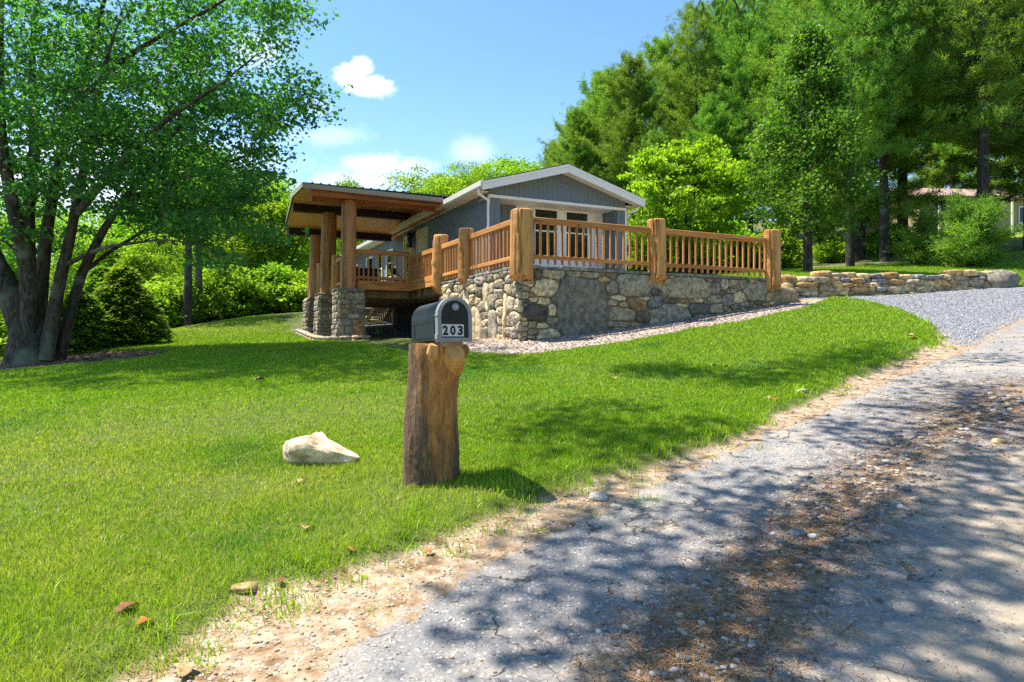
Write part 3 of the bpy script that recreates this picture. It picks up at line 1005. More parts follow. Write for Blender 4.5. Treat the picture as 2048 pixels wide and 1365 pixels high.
rwall = empty('dry_stone_wall', (RW0[0], RW0[1], gz(*(RW0 - [0, .3]))), math.atan2(*(RW1 - RW0)[::-1]))
tag(rwall, 'low dry stacked tan stone retaining wall beside gravel drive', 'retaining wall')
def build_dry_wall():
    R = rs(21)
    L = float(np.linalg.norm(RW1 - RW0))
    dirv = (RW1 - RW0) / L
    z0 = rwall.location.z
    V, Q, C, o = [], [], [], 0
    pal = [(.48, .32, .14), (.54, .40, .21), (.42, .27, .115), (.52, .43, .28), (.36, .29, .20), (.26, .25, .24), (.57, .44, .25)]
    top0, top1 = 1.76 - z0, 2.0 - z0
    row, zb = 0, -.12
    while True:
        h = R.uniform(.10, .17)
        x = R.uniform(-.4, 0)
        made = False
        while x < L + .1:
            wd = R.uniform(.22, .62) * (1.1 if row < 3 else 1)
            if R.rand() < .12:
                wd *= 1.4
            xm = x + wd / 2
            lift = (gz(*(RW0 + dirv * xm - np.array([-dirv[1], dirv[0]]) * .35)) - z0)
            zt = top0 + (top1 - top0) * xm / L
            zc = lift * max(0, 1 - row / 5.) + zb + (zt - lift) * 0
            if zc + h * .5 < zt + .03:
                hh = h * R.uniform(.9, 1.3)
                v, f = rock_verts(R, wd * .53, R.uniform(.2, .28), hh * .56, .09, 3, 4.0)
                a = R.uniform(-.06, .06)
                v = v @ np.array([[math.cos(a), 0, math.sin(a)], [0, 1, 0], [-math.sin(a), 0, math.cos(a)]])
                v += [xm, R.uniform(-.05, .05) + zc * .08, zc + hh * .5]
                V.append(v)
                Q.append(f + o)
                o += len(v)
                c = np.array(pal[R.randint(len(pal))]) * R.uniform(.8, 1.15)
                C.append(np.tile(c, (len(v), 1)))
                made = True
            x += wd * R.uniform(.93, 1.0)
        zb += h
        row += 1
        if row > 9:
            break
    me = mesh_np('stacked_stones', np.concatenate(V), np.concatenate(Q), cattrs={'col': np.concatenate(C)}, smooth=False)
    link('stacked_stones', me, M['stone'], rwall)
    b = MB()
    b.box(.0, L, .05, .3, -.4, top0 - .1)
    b.build('earth_core', M['soil_dark'], rwall)
build_dry_wall()

def rock(name, px, py, size, label, cat='rock', col=(.5, .47, .42), seed=1, rz=0., sink=.25, rough=.14, sub=4, group=None, power=3.0, xy=None, shape=None):
    R = rs(seed)
    v, f = rock_verts(R, size[0] / 2, size[1] / 2, size[2] / 2, rough, sub, power)
    X, Y = xy if xy is not None else hit(px, py)
    if shape is not None:
        v = shape(v, np.array(size) / 2)
    v[:, 2] += size[2] * (.5 - sink)
    c = np.tile(np.array(col), (len(v), 1)) * (1 + R.normal(0, .06, (len(v), 1)))
    me = mesh_np(name, v, f, cattrs={'col': c}, smooth=False)
    o = link(name, me, M['stone'])
    o.location = (X, Y, z1(X, Y))
    o.rotation_euler = (0, 0, rz)
    return tag(o, label, cat, group)
# ------------------------------------------------------------------ house
house = empty('house', (OX, OY, 0), ANG)
tag(house, 'long low blue grey sided house with white trimmed gable', 'house')
U0, U1, V0, V1 = 1.23, 5.70, 4.40, 24.5
RID = (U0 + U1) / 2
SL = .285
ZR = 4.97                         # top of the roof at the ridge
def roofz(u):
    return ZR - SL * abs(u - RID)

def v_boards(b, axis, a0, a1, zlo, zhi, fix, th, step=.203, gap=.012):
    """vertical grooved boards on the plane axis==fix; zlo/zhi may be functions"""
    x = a0
    while x < a1 - .02:
        e = min(x + step - gap, a1)
        f = lambda q, z: z(q) if callable(z) else z
        if axis == 'v':            # front plane, boards run along u
            b.extr([(x, fix, f(x, zlo)), (e, fix, f(e, zlo)), (e, fix, f(e, zhi)), (x, fix, f(x, zhi))], (0, th, 0))
        else:
            b.extr([(fix, x, f(x, zlo)), (fix, e, f(e, zlo)), (fix, e, f(e, zhi)), (fix, x, f(x, zhi))], (th, 0, 0))
        x += step

b = MB()
b.box(U0 + .02, U1 - .02, V0 + .75, V1, 1.42, 4.05)
b.extr([(U0 + .02, V0 + .02, 3.93), (U1 - .02, V0 + .02, 3.93), (U1 - .02, V0 + .02, 4.2), (RID, V0 + .02, 4.78), (U0 + .02, V0 + .02, 4.2)], (0, V1 - V0, 0))
b.box(U0 + .02, U0 + .30, V0 + .02, V0 + .75, 1.42, 3.93)
b.box(U1 - .29, U1 - .02, V0 + .02, V0 + .75, 1.42, 3.93)
b.build('wall', M['siding'], house)
b = MB()
v_boards(b, 'v', U0 + .01, U1 - .01, 3.985, lambda u: roofz(u) - .16, V0 - .012, .03, .150, .006)
b.build('gable_siding', M['siding'], house)
b = MB()
v_boards(b, 'u', V0, V1, 1.40, 4.035, U0 - .012, .03, .203, .013)
b.build('side_siding', M['siding'], house)
b = MB()
v_boards(b, 'v', U0 + .015, U0 + .33, 1.42, 3.9, V0 - .012, .03, .16, .008)
b.build('corner_pier', M['siding'], house)
b = MB()
v_boards(b, 'v', U1 - .30, U1 - .02, 1.42, 3.9, V0 - .012, .03, .15, .008)
b.build('corner_pier', M['siding'], house)
b = MB()
v_boards(b, 'v', U0 + .31, 2.39, 1.42, 3.9, V0 + .72, .028, .203, .014)
b.build('recess_siding', M['siding'], house)
b = MB()
v_boards(b, 'u', V0 + .03, V0 + .74, 1.42, 3.9, U1 - .32, .03, .203, .014)
b.build('recess_siding', M['siding'], house)
b = MB()
z = 1.42
while z < 3.9:                     # white lap siding, every course tilted out at its foot
    b.extr([(2.40, V0 + .70, z), (2.40, V0 + .722, z + .118), (2.40, V0 + .745, z + .118), (2.40, V0 + .745, z)], (U1 - .335 - 2.40, 0, 0))
    z += .112
b.build('lap_siding', M['white'], house)
b = MB()
b.box(U0 - .02, U1 + .02, V0 - .035, V0 + .05, 3.895, 3.975)
b.box(U0 - .015, U1 - .02, V0 + .05, V0 + .72, 3.897, 3.925)
b.box(U1 - .02, U1 + .03, V0 - .03, V0 + .06, 1.42, 3.893)
b.box(U0 - .03, U0 + .012, V0 - .028, V0 + .05, 3.7, 3.893)
b.build('trim', M['white'], house, bevel=.004)
b = MB()
b.box(U0 - .03, U0 + .01, V0 - .03, V0 + .08, 1.42, 3.69)
b.box(U0 - .028, U0 - .013, V0 + .1, 6.6, 3.80, 3.90)
b.build('corner_board', M['trim_grey'], house, bevel=.004)
b = MB()
b.box(U0 + .08, U1 - .08, V0 + .3, V1 - .1, -.3, 1.40)
b.build('skirting', M['soil_dark'], house)

# front windows in the recess
def hung_window(parent, u0, u1, z0, z1, fix, axis='v', frame=.05, mat=None):
    f = MB()
    def bx(a0, a1, d0, d1, y0, y1):
        if axis == 'v':
            f.box(a0, a1, fix - d1, fix - d0, y0, y1)
        else:
            f.box(fix - d1, fix - d0, a0, a1, y0, y1)
    bx(u0 - frame, u0, 0, .045, z0 - frame, z1 + frame)
    bx(u1, u1 + frame, 0, .045, z0 - frame, z1 + frame)
    bx(u0, u1, 0, .043, z1, z1 + frame)
    bx(u0, u1, 0, .043, z0 - frame, z0)
    zm = z0 + (z1 - z0) * .54
    bx(u0, u1, 0, .035, zm - .022, zm + .022)
    o = f.build('window', mat or M['white'], parent, bevel=.003)
    g = MB()
    for (y0, y1) in ((z0, zm - .022), (zm + .022, z1)):
        if axis == 'v':
            g.box(u0, u1, fix - .018, fix - .006, y0, y1)
        else:
            g.box(fix - .018, fix - .006, u0, u1, y0, y1)
    g.build('pane', M['glass'], o)
    return o
b = MB()
b.box(2.87, 5.03, V0 + .66, V0 + .70, 1.45, 2.42)
b.box(2.87, 2.94, V0 + .66, V0 + .70, 2.42, 3.893)
b.box(4.85, 5.03, V0 + .66, V0 + .70, 2.42, 3.893)
b.box(3.79, 3.99, V0 + .66, V0 + .70, 2.42, 3.893)
b.build('window_surround', M['white'], house, bevel=.004)
hung_window(house, 3.0, 3.73, 2.50, 3.84, V0 + .70, 'v', .055)
hung_window(house, 4.05, 4.79, 2.50, 3.84, V0 + .70, 'v', .055)

# side doors and windows under the porch and beyond
def side_door(v0, v1, lite, label):
    f = MB()
    d = U0 - .012
    for (a, c, y0, y1) in ((v0 - .09, v0, 1.6, 3.86), (v1, v1 + .09, 1.6, 3.86), (v0, v1, 3.77, 3.86)):
        f.box(d - .05, d, a, c, y0, y1)
    o = f.build('door', M['cream'], house, bevel=.003)
    o['label'] = label
    g = MB()
    if lite:
        g.box(d - .02, d - .004, v0, v1, 1.6, 2.35)
        g.box(d - .02, d - .004, v0, v0 + .12, 2.35, 3.77)
        g.box(d - .02, d - .004, v1 - .12, v1, 2.35, 3.77)
        g.box(d - .02, d - .004, v0 + .12, v1 - .12, 3.6, 3.77)
    else:
        g.box(d - .02, d - .004, v0, v1, 1.6, 3.77)
        g.box(d - .028, d - .018, v0 + .14, v1 - .14, 2.6, 3.6)
        g.box(d - .028, d - .018, v0 + .14, v1 - .14, 1.75, 2.45)
    g.build('door_leaf', M['cream'], o, bevel=.003)
    if lite:
        g = MB()
        g.box(d - .015, d - .005, v0 + .12, v1 - .12, 2.35, 3.6)
        g.build('pane', M['glass'], o)
    k = MB()
    k.tube([(d - .02, v0 + .07, 2.55), (d - .08, v0 + .07, 2.55)], [.025, .03], 10)
    k.build('handle', M['black'], o, smooth=True)
side_door(9.45, 10.42, False, 'cream panelled door')
side_door(11.3, 12.0, True, 'cream framed door with glass')
for (a, c, zlo_, zhi_) in ((13.55, 14.35, 2.55, 3.55), (15.1, 15.7, 2.3, 3.6), (16.6, 17.6, 2.4, 3.6), (19.0, 20.2, 2.4, 3.5), (21.8, 22.8, 2.4, 3.5)):
    hung_window(house, a, c, zlo_, zhi_, U0 - .012, 'u', .08)
# wall lantern
la = MB()
cx, cv, cz = U0 - .16, 10.95, 3.55
la.tube([(U0 - .01, cv, cz + .30), (cx, cv, cz + .36)], [.012, .012], 6)
la.box(U0 - .04, U0 - .012, cv - .06, cv + .06, cz + .15, cz + .40)
la.tube([(cx, cv, cz + .22), (cx, cv, cz + .28), (cx, cv, cz + .36)], [.13, .09, .015], 8)
la.tube([(cx, cv, cz - .22), (cx, cv, cz - .17)], [.05, .09], 8)
for q in range(4):
    a = q * PI / 2 + .4
    la.tube([(cx + .085 * math.cos(a), cv + .085 * math.sin(a), cz - .17), (cx + .11 * math.cos(a), cv + .11 * math.sin(a), cz + .22)], [.008, .008], 5)
lo = la.build('wall_lantern', M['black'], house)
g = MB()
g.tube([(cx, cv, cz - .165), (cx, cv, cz + .215)], [.075, .098], 8)
g.build('lantern_glass', M['glass'], lo)

# roof, barge boards, gutters
b = MB()
for s in (-1, 1):
    e = RID + s * (RID - .85)
    b.extr([(RID, 3.97, ZR), (e, 3.97, roofz(e)), (e, 3.97, roofz(e) - .05), (RID, 3.97, ZR - .05)], (0, V1 + .4 - 3.97, 0))
b.build('roof', M['shingle'], house)
b = MB()
el, er = .84, 2 * RID - .84
zt, zb = ZR - .055, ZR - .255
k1 = roofz(el) - .055
b.extr([(el, 3.955, k1), (RID, 3.955, zt), (er, 3.955, k1), (er, 3.955, k1 - .2), (RID, 3.955, zb), (el, 3.955, k1 - .2)], (0, .03, 0))
b.extr([(el, 3.935, k1 + .02), (RID, 3.935, zt + .02), (er, 3.935, k1 + .02), (er, 3.935, k1 - .05), (RID, 3.935, zt - .05), (el, 3.935, k1 - .05)], (0, .02, 0))
b.build('barge_board', M['white'], house, bevel=.003)
b = MB()
for s in (-1, 1):
    e = RID + s * (RID - .86)
    b.extr([(RID, 3.986, ZR - .16), (e, 3.986, roofz(e) - .16), (e, 3.986, roofz(e) - .18), (RID, 3.986, ZR - .18)], (0, V0 - .014 - 3.986, 0))
    a0, a1 = (.86, U0 - .013) if s < 0 else (U1 + .013, 2 * RID - .86)
    b.box(a0, a1, V0 - .014, V1 + .3, 4.035, 4.055)
b.build('soffit', M['white'], house)
for s in (-1, 1):
    e = RID + s * (RID - .80)
    g = MB()
    prof = [(0, .20), (0, .06), (.03, .0), (.075, .0), (.075, .2)]
    g.extr([(e - s * 0 + s * (-.075 + p[0]) * -1 * -1 + (0 if s > 0 else 0), 3.96, 4.03 + p[1]) if s > 0 else (e - .0 + p[0], 3.96, 4.03 + p[1]) for p in (prof if s < 0 else [(.075 - q[0], q[1]) for q in prof])], (0, V1 + .4 - 3.96, 0))
    o = g.build('gutter', M['gutter'], house, bevel=.004)
    d = MB()
    if s < 0:
        pts = [(.84, 4.2, 4.03), (.86, 4.22, 3.92), (1.17, 4.34, 3.80), (1.185, 4.36, 3.70), (1.185, 4.36, 1.62)]
    else:
        pts = [(6.06, 4.2, 4.03), (6.03, 4.22, 3.93), (5.80, 4.34, 3.84), (5.78, 4.36, 3.72), (5.78, 4.5, 3.66), (5.78, 4.6, 1.62)]
    d.tube(pts, [.036] * len(pts), 8)
    d.build('downspout', M['white'], house, smooth=False)

# ------------------------------------------------------------------ porch roof on log pillars and stone piers
porch = empty('covered_porch', (OX, OY, 0), ANG)
tag(porch, 'open log porch with pine ceiling, round pillars and stone piers', 'porch')
VF, VR, VB = 6.9, 9.9, 13.4
ZF, ZG, ZK = 4.37, 4.68, 4.06
def ul(v):
    return -3.24 + (v - VF) / (VB - VF) * .34
def slab(b, dz0, dz1, du=0.0, u1=2.35, vpad=0.0):
    for (va, za, vb, zb_) in ((VF - vpad, ZF, VR, ZG), (VR, ZG, VB + vpad, ZK)):
        A = [(ul(va) + du, va, za + dz1), (u1, va, za + dz1), (u1, vb, zb_ + dz1), (ul(vb) + du, vb, zb_ + dz1)]
        B = [(p[0], p[1], p[2] - dz1 + dz0) for p in A]
        b.add(B + A, [(0, 3, 2, 1), (4, 5, 6, 7), (0, 1, 5, 4), (1, 2, 6, 5), (2, 3, 7, 6), (3, 0, 4, 7)])
b = MB()
slab(b, -.03, 0, -.02, 2.35, .02)
u = -3.0
while u < 1.6:                      # standing ribs of the metal sheets
    for (va, za, vb, zb_) in ((VF - .02, ZF, VR, ZG), (VR, ZG, VB + .02, ZK)):
        b.add([(u - .03, va, za - .002), (u + .03, va, za - .002), (u + .012, va, za + .032), (u - .012, va, za + .032),
               (u - .03, vb, zb_ - .002), (u + .03, vb, zb_ - .002), (u + .012, vb, zb_ + .032), (u - .012, vb, zb_ + .032)],
              [(3, 2, 1, 0), (4, 5, 6, 7), (1, 2, 6, 5), (2, 3, 7, 6), (3, 0, 4, 7)])
    u += .235
b.build('metal_roof', M['dark_metal'], porch)
b = MB()
slab(b, -.13, -.105, .03, 1.2, -.03)
b.build('ceiling', M['ceiling'], porch)
b = MB()
b.extr([(ul(VF) + .0, VF - .035, ZF - .032), (.83, VF - .035, ZF - .062), (.83, VF - .035, ZF - .20), (ul(VF), VF - .035, ZF - .16)], (0, .03, 0))
b.extr([(ul(VB), VB + .005, ZK - .032), (.83, VB + .005, ZK - .032), (.83, VB + .005, ZK - .14), (ul(VB), VB + .005, ZK - .14)], (0, .03, 0))
for (va, za, vb, zb_) in ((VF - .035, ZF, VR, ZG), (VR, ZG, VB + .035, ZK)):
    b.extr([(ul(va) - .03, va, za - .032), (ul(vb) - .03, vb, zb_ - .032), (ul(vb) - .03, vb, zb_ - .13), (ul(va) - .03, va, za - .13)], (.028, 0, 0))
b.build('fascia', M['fascia'], porch)
def big_beam(v, z0, z1, ua, ub, mat, w=.2):
    b = MB()
    b.box(ua, ub, v - w / 2, v + w / 2, z0, z1)
    return b.build('roof_beam', mat, porch, bevel=.012)
big_beam(7.12, 4.075, 4.235, -3.02, .95, M['beam'], .16)
big_beam(7.62, 4.02, 4.20, -2.9, .95, M['beam'], .12)
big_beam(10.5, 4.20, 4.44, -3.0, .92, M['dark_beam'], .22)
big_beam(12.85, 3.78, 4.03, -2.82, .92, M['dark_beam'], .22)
b = MB()
b.extr([(.93, 7.0, 3.99), (.93, VB - .05, 3.955), (.93, VB - .05, 3.96), (.93, VR, 4.545), (.93, 7.0, 4.245)], (.04, 0, 0))
b.build('gable_board', M['beam'], porch)

def log(name, pts, rad, mat, parent, n=48, seed=1, cut=None, rough=.04, seg=24, crack=True):
    """a peeled log: rings with knots, slow wander, a drying crack, and an optional raked cut at its foot.
    cut = (outward vector, rise): the side facing outward is cut higher."""
    R = rs(seed)
    pts = np.array(pts, float)
    t = np.linspace(0, 1, seg)
    k = np.linspace(0, 1, len(pts))
    P = np.stack([np.interp(t, k, pts[:, i]) for i in range(3)], -1)
    r = np.interp(t, k, rad)
    a = np.linspace(0, 2 * PI, n, endpoint=False)
    lob = sum(R.uniform(-1, 1) * np.sin(a * m + R.uniform(0, 6.3)) for m in (2, 3, 4, 5)) * rough * .5
    V = np.zeros((seg, n, 3))
    wander = np.cumsum(R.normal(0, .004, (seg, 2)), 0)
    wander -= wander.mean(0)
    ca = R.uniform(0, 2 * PI)
    for i in range(seg):
        rr = r[i] * (1 + lob + R.normal(0, rough * .13, n) + rough * .4 * math.sin(3.1 * t[i] * 2 + seed))
        if crack and .12 < t[i]:
            dd = np.abs((a - ca - .12 * math.sin(t[i] * 5) + PI) % (2 * PI) - PI)
            rr = rr * (1 - .22 * (dd < .075))
            dd = np.abs((a - ca - 2.1 - .2 * math.sin(t[i] * 4 + 1) + PI) % (2 * PI) - PI)
            rr = rr * (1 - .14 * (dd < .075) * (.3 < t[i] < .8))
        V[i, :, 0] = P[i, 0] + np.cos(a) * rr + wander[i, 0]
        V[i, :, 1] = P[i, 1] + np.sin(a) * rr + wander[i, 1]
        V[i, :, 2] = P[i, 2]
    for q in range(R.randint(2, 4)):           # branch stubs
        ka, kt = R.uniform(0, 2 * PI), R.uniform(.2, .9)
        dd = np.minimum(np.abs(a - ka), 2 * PI - np.abs(a - ka))
        f = np.exp(-(dd / .3) ** 2)[None, :] * np.exp(-((t - kt) / .05) ** 2)[:, None]
        out = np.stack([np.cos(a), np.sin(a)], -1)
        V[:, :, :2] += (f * r.mean() * .12)[..., None] * out[None]
    # slightly domed, chamfered top
    top = V[-1].copy()
    top[:, :2] = P[-1, :2] + (top[:, :2] - P[-1, :2]) * .9
    top[:, 2] += .018
    V = np.concatenate([V, top[None]], 0)
    seg += 1
    if cut is not None:
        out, rise = np.array(cut[0]), cut[1]
        for i in range(seg):
            d = (V[i, :, :2] - P[0, :2]) @ out / rad[0]
            lim = P[0, 2] + np.clip(d + .25, 0, 1.3) / 1.3 * rise
            V[i, :, 2] = np.maximum(V[i, :, 2], lim) if i < 8 else V[i, :, 2]
    Vf = V.reshape(-1, 3)
    Vf = np.vstack([Vf, [[P[-1, 0], P[-1, 1], P[-1, 2] + .022]], [[*V[0, :, :2].mean(0), V[0, :, 2].mean()]]])
    Q = [(i * n + j, i * n + (j + 1) % n, (i + 1) * n + (j + 1) % n, (i + 1) * n + j) for i in range(seg - 1) for j in range(n)]
    T = [((seg - 1) * n + j, (seg - 1) * n + (j + 1) % n, seg * n) for j in range(n)] + [((j + 1) % n, j, seg * n + 1) for j in range(n)]
    me = mesh_np(name, Vf, [np.array(Q), np.array(T)], smooth=True)
    o = link(name, me, mat, parent)
    m = o.modifiers.new('edges', 'EDGE_SPLIT')
    m.split_angle = math.radians(42)
    return o

PILL = [(-1.87, 7.5, 1.5, 4.08, .235, .205, .00), (-1.87, 10.48, 1.55, 4.22, .26, .235, .0), (-1.87, 12.77, 1.55, 3.79, .25, .23, .0)]
PAL_PIER = [(.33, .30, .235), (.27, .26, .215), (.36, .31, .22), (.24, .23, .195), (.40, .35, .27), (.32, .25, .165)]
for i, (u, v, z0, zt_, r0, r1, ln) in enumerate(PILL):
    log('log_pillar', [(u - .02, v, z0), (u, v, (z0 + zt_) / 2), (u + .02, v, zt_)], [r0, (r0 + r1) / 2, r1], M['pillar'], porch, seed=40 + i)
    # stone pier: battered box, three visible faces of laid stone
    hw0, hw1 = .405, .36
    zb0 = gz(*W(u, v)) - .3
    H = z0 - .06 - zb0
    def fr(face, hw0=hw0, hw1=hw1, zb0=zb0, H=H, u=u, v=v):
        ax = {'f': (Vector((1, 0, 0)), Vector((0, -1, 0))), 'l': (Vector((0, -1, 0)), Vector((-1, 0, 0))), 'r': (Vector((0, 1, 0)), Vector((1, 0, 0))), 'b': (Vector((-1, 0, 0)), Vector((0, 1, 0)))}[face]
        def f(x, z):
            k = hw0 + (hw1 - hw0) * z / H
            return Vector((u, v, zb0 + z)) + ax[0] * ((x - hw0) / hw0 * k) + ax[1] * k, ax[1]
        return f
    parts = []
    for fi, face in enumerate('flrb'):
        st = []
        R = rs(70 + i * 7 + fi)
        zq = 0.05
        while zq < H:                         # flat courses
            hh = R.uniform(.05, .11)
            xq = 0
            while xq < 2 * hw0:
                ww = R.uniform(.08, .2)
                st.append((xq + ww, zq + hh * R.uniform(.8, 1.2), ww, hh))
                xq += 2 * ww
            zq += 2 * hh
        sp = {}
        if face == 'f' and i == 0:
            st = [s for s in st if not (s[0] > .40 and .1 < s[1] < .95)]
            st.insert(0, (.61, .55, .19, .36))
            sp = {0: (.36, .225, .13)}
        cl = stone_cells(st, 2 * hw0, H, .009, p=4.0, seed=5 + i * 4 + fi, fills=60)
        parts.append(stone_mesh(cl, fr(face), .032, PAL_PIER, 90 + i * 5 + fi, sp))
    pier = masonry('stone_pier', parts, M['stone'], porch)
    b = MB()
    p0 = [(u - hw0, v - hw0, zb0), (u + hw0, v - hw0, zb0), (u + hw0, v + hw0, zb0), (u - hw0, v + hw0, zb0)]
    p1 = [(u - hw1, v - hw1, zb0 + H), (u + hw1, v - hw1, zb0 + H), (u + hw1, v + hw1, zb0 + H), (u - hw1, v + hw1, zb0 + H)]
    b.add(p0 + p1, [(0, 3, 2, 1), (4, 5, 6, 7), (0, 1, 5, 4), (1, 2, 6, 5), (2, 3, 7, 6), (3, 0, 4, 7)])
    b.build('mortar_core', M['mortar'], pier)
    R = rs(3 + i)
    cv_, cf_ = rock_verts(R, .42, .42, .045, .02, 5, 9)
    cv_ += [u, v, z0 - .035]
    link('pier_cap', mesh_np('pier_cap', cv_, cf_, cattrs={'col': np.tile([.20, .2, .17], (len(cv_), 1))}), M['stone'], pier)

# ------------------------------------------------------------------ deck with log railing
deck = empty('deck', (OX, OY, 0), ANG)
tag(deck, 'raised wooden deck with honey coloured log post railing', 'deck')
b = MB()
zf = 1.555
def planks(a0, a1, v0, v1):
    x = v0
    while x < v1 - .01:
        e = min(x + .14, v1)
        b.box(a0, a1, x, e - .006, zf - .035, zf)
        x += .14
planks(.43, 6.98, .43, V0 + .70)
planks(-.02, U0 - .03, V0 + .70, 7.42)
planks(-1.62, U0 - .03, 7.42, 14.1)
b.build('floor', M['oldwood'], deck)
b = MB()
for v in np.arange(7.9, 14, .6):
    b.box(-1.6, U0, v - .02, v + .02, zf - .25, zf - .037)
for v in np.arange(5.2, 7.4, .55):
    b.box(.03, U0, v - .02, v + .02, zf - .25, zf - .037)
b.build('joists', M['oldwood'], deck)
def rim(name, p0, p1, w, h, mat):
    b = MB()
    b.beam(p0, p1, w, h)
    return b.build(name, mat, deck, bevel=.006)
rim('rim_beam', (-1.62, 7.40, 1.64), (-.06, 7.40, 1.64), .06, .27, M['rail'])
rim('rim_beam', (-.02, 7.32, 1.66), (-.02, 4.95, 1.66), .07, .30, M['railv'])
rim('rim_beam', (-1.66, 7.76, 1.62), (-1.66, 14.0, 1.62), .06, .26, M['railv'])
POSTS = [(-.0, -.0, 1.24, 2.67, .245, .225, (-.70, -.70)), (3.43, -.02, 1.28, 2.73, .19, .205, (0, -1)), (7.0, -.02, 1.22, 2.74, .20, .205, (0, -1)),
         (-.03, 2.93, 1.30, 2.71, .20, .185, (-1, 0)), (-.03, 4.85, 1.29, 2.83, .17, .195, (-1, 0))]
for i, (u, v, z0, zt_, r0, r1, ow_) in enumerate(POSTS):
    dx = .05 if i == 4 else 0
    log('log_post', [(u - dx, v, z0), (u - dx * .2, v, (z0 + zt_) / 2), (u + dx, v, zt_)], [r0, (r0 + r1) / 2 * 1.02, r1], M['post'], deck, seed=11 + i,
        cut=(ow_, .20 if i else .12))
b = MB()
b.box(-.09, .06, 7.33, 7.48, 1.50, 2.80)
b.build('square_post', M['post'], deck, bevel=.01)
for i, (u, v) in enumerate(((-1.80, 9.62), (-1.80, 12.1), (-1.8, 14.0))):
    log('log_post', [(u, v, 1.42), (u, v, 2.72)], [.17, .15], M['post'], deck, seed=60 + i, cut=((-1, 0), .12))
ZTOP, ZBOT = 2.50, 1.745
def railing(p0, p1, n, zt0=ZTOP, zb0=ZBOT, mat=None):
    p0, p1 = Vector((*p0, 0)), Vector((*p1, 0))
    mt = mat
    for nm, zc, hh, ww in (('top_rail', zt0, .125, .10), ('bottom_rail', zb0, .085, .07)):
        b = MB()
        b.beam(p0 + Vector((0, 0, zc)), p1 + Vector((0, 0, zc)), ww, hh)
        b.build(nm, mt, deck, bevel=.012)
    L = (p1 - p0).length
    d = (p1 - p0) / L
    R = random.Random(int(L * 100))
    for k in range(n):
        q = p0 + d * (L * (k + .5) / n + R.uniform(-.006, .006))
        b = MB()
        w = .022
        tl = R.uniform(-.006, .006)
        b.add([(q.x - w, q.y - w, zb0 - .145), (q.x + w, q.y - w, zb0 - .145), (q.x + w, q.y + w, zb0 - .145), (q.x - w, q.y + w, zb0 - .145),
               (q.x - w + tl, q.y - w, zt0 - .05), (q.x + w + tl, q.y - w, zt0 - .05), (q.x + w + tl, q.y + w, zt0 - .05), (q.x - w + tl, q.y + w, zt0 - .05)],
              [(0, 3, 2, 1), (4, 5, 6, 7), (0, 1, 5, 4), (1, 2, 6, 5), (2, 3, 7, 6), (3, 0, 4, 7)])
        b.build('baluster', M['baluster'], deck, bevel=.004)
railing((.18, .0), (3.30, .0), 18, mat=M['rail'])
railing((3.56, .0), (6.88, .0), 18, mat=M['rail'])
railing((.0, .20), (.0, 2.78), 14, mat=M['railv'])
railing((.0, 3.06), (.0, 4.72), 9, mat=M['railv'])
railing((.0, 4.98), (.0, 7.34), 13, mat=M['railv'])
railing((-1.66, 7.42), (-.09, 7.42), 11, 2.62, 1.86, mat=M['rail'])
railing((-1.80, 7.72), (-1.80, 9.5), 5, 2.55, 1.8, mat=M['railv'])
railing((-1.80, 10.7), (-1.80, 12.0), 4, 2.55, 1.8, mat=M['railv'])
for (u, v) in ((1.15, 13.2), (-.2, 13.6)):
    b = MB()
    b.box(u - .06, u + .06, v - .06, v + .06, gz(*W(u, v)) - .2, 1.31)
    b.build('support_post', M['oldwood'], deck)

# stairs at the far end of the porch
st = empty('wooden_stairs', (*W(.72, 14.2), 0), ANG)
tag(st, 'open wooden stairs behind the porch underside', 'stairs')
zg = gz(*W(.72, 15.9)) - .1
for du in (-.60, 0, .60):
    b = MB()
    b.beam((du, 0, 1.46), (du, 1.7, zg), .05, .24)
    b.build('stringer', M['oldwood'], st)
n = 6
for k in range(n):
    f = (k + .5) / n
    b = MB()
    b.box(-.66, .66, 1.7 * f - .03, 1.7 * f + .24, 1.46 + (zg - 1.46) * f + .10, 1.46 + (zg - 1.46) * f + .14)
    b.build('tread', M['oldwood'], st)

# porch furniture
tb = empty('patio_table', (*W(-.95, 9.4), zf), ANG)
tag(tb, 'dark square patio table standing on the porch floor', 'table')
b = MB()
b.box(-.42, .42, -.42, .42, .70, .76)
b.build('tabletop', M['black'], tb, bevel=.01)
b = MB()
b.box(-.38, .38, -.38, .38, .36, .70)
b.build('apron', M['dark_beam'], tb)
for sx in (-1, 1):
    for sy in (-1, 1):
        b = MB()
        b.box(sx * .35 - .04, sx * .35 + .04, sy * .35 - .04, sy * .35 + .04, 0, .36)
        b.build('leg', M['black'], tb)
ch = empty('folding_chair', (*W(.15, 9.3), zf), ANG + .7)
tag(ch, 'slim black folding chair on the porch near the siding', 'chair')
for sx in (-1, 1):
    b = MB()
    b.tube([(sx * .21, -.28, 0), (sx * .21, .0, .43), (sx * .21, .12, .66), (sx * .20, .2, .86)], [.014] * 4, 6)
    b.tube([(sx * .20, .28, 0), (sx * .20, .0, .40), (sx * .20, -.2, .44)], [.014] * 3, 6)
    b.build('leg', M['black'], ch, smooth=True)
b = MB()
b.box(-.2, .2, -.2, .2, .43, .455)
b.build('seat', M['black'], ch, bevel=.01)
b = MB()
b.extr([(-.19, .105, .62), (.19, .105, .62), (.19, .195, .86), (-.19, .195, .86)], (0, .02, 0))
b.build('backrest', M['black'], ch, bevel=.005)
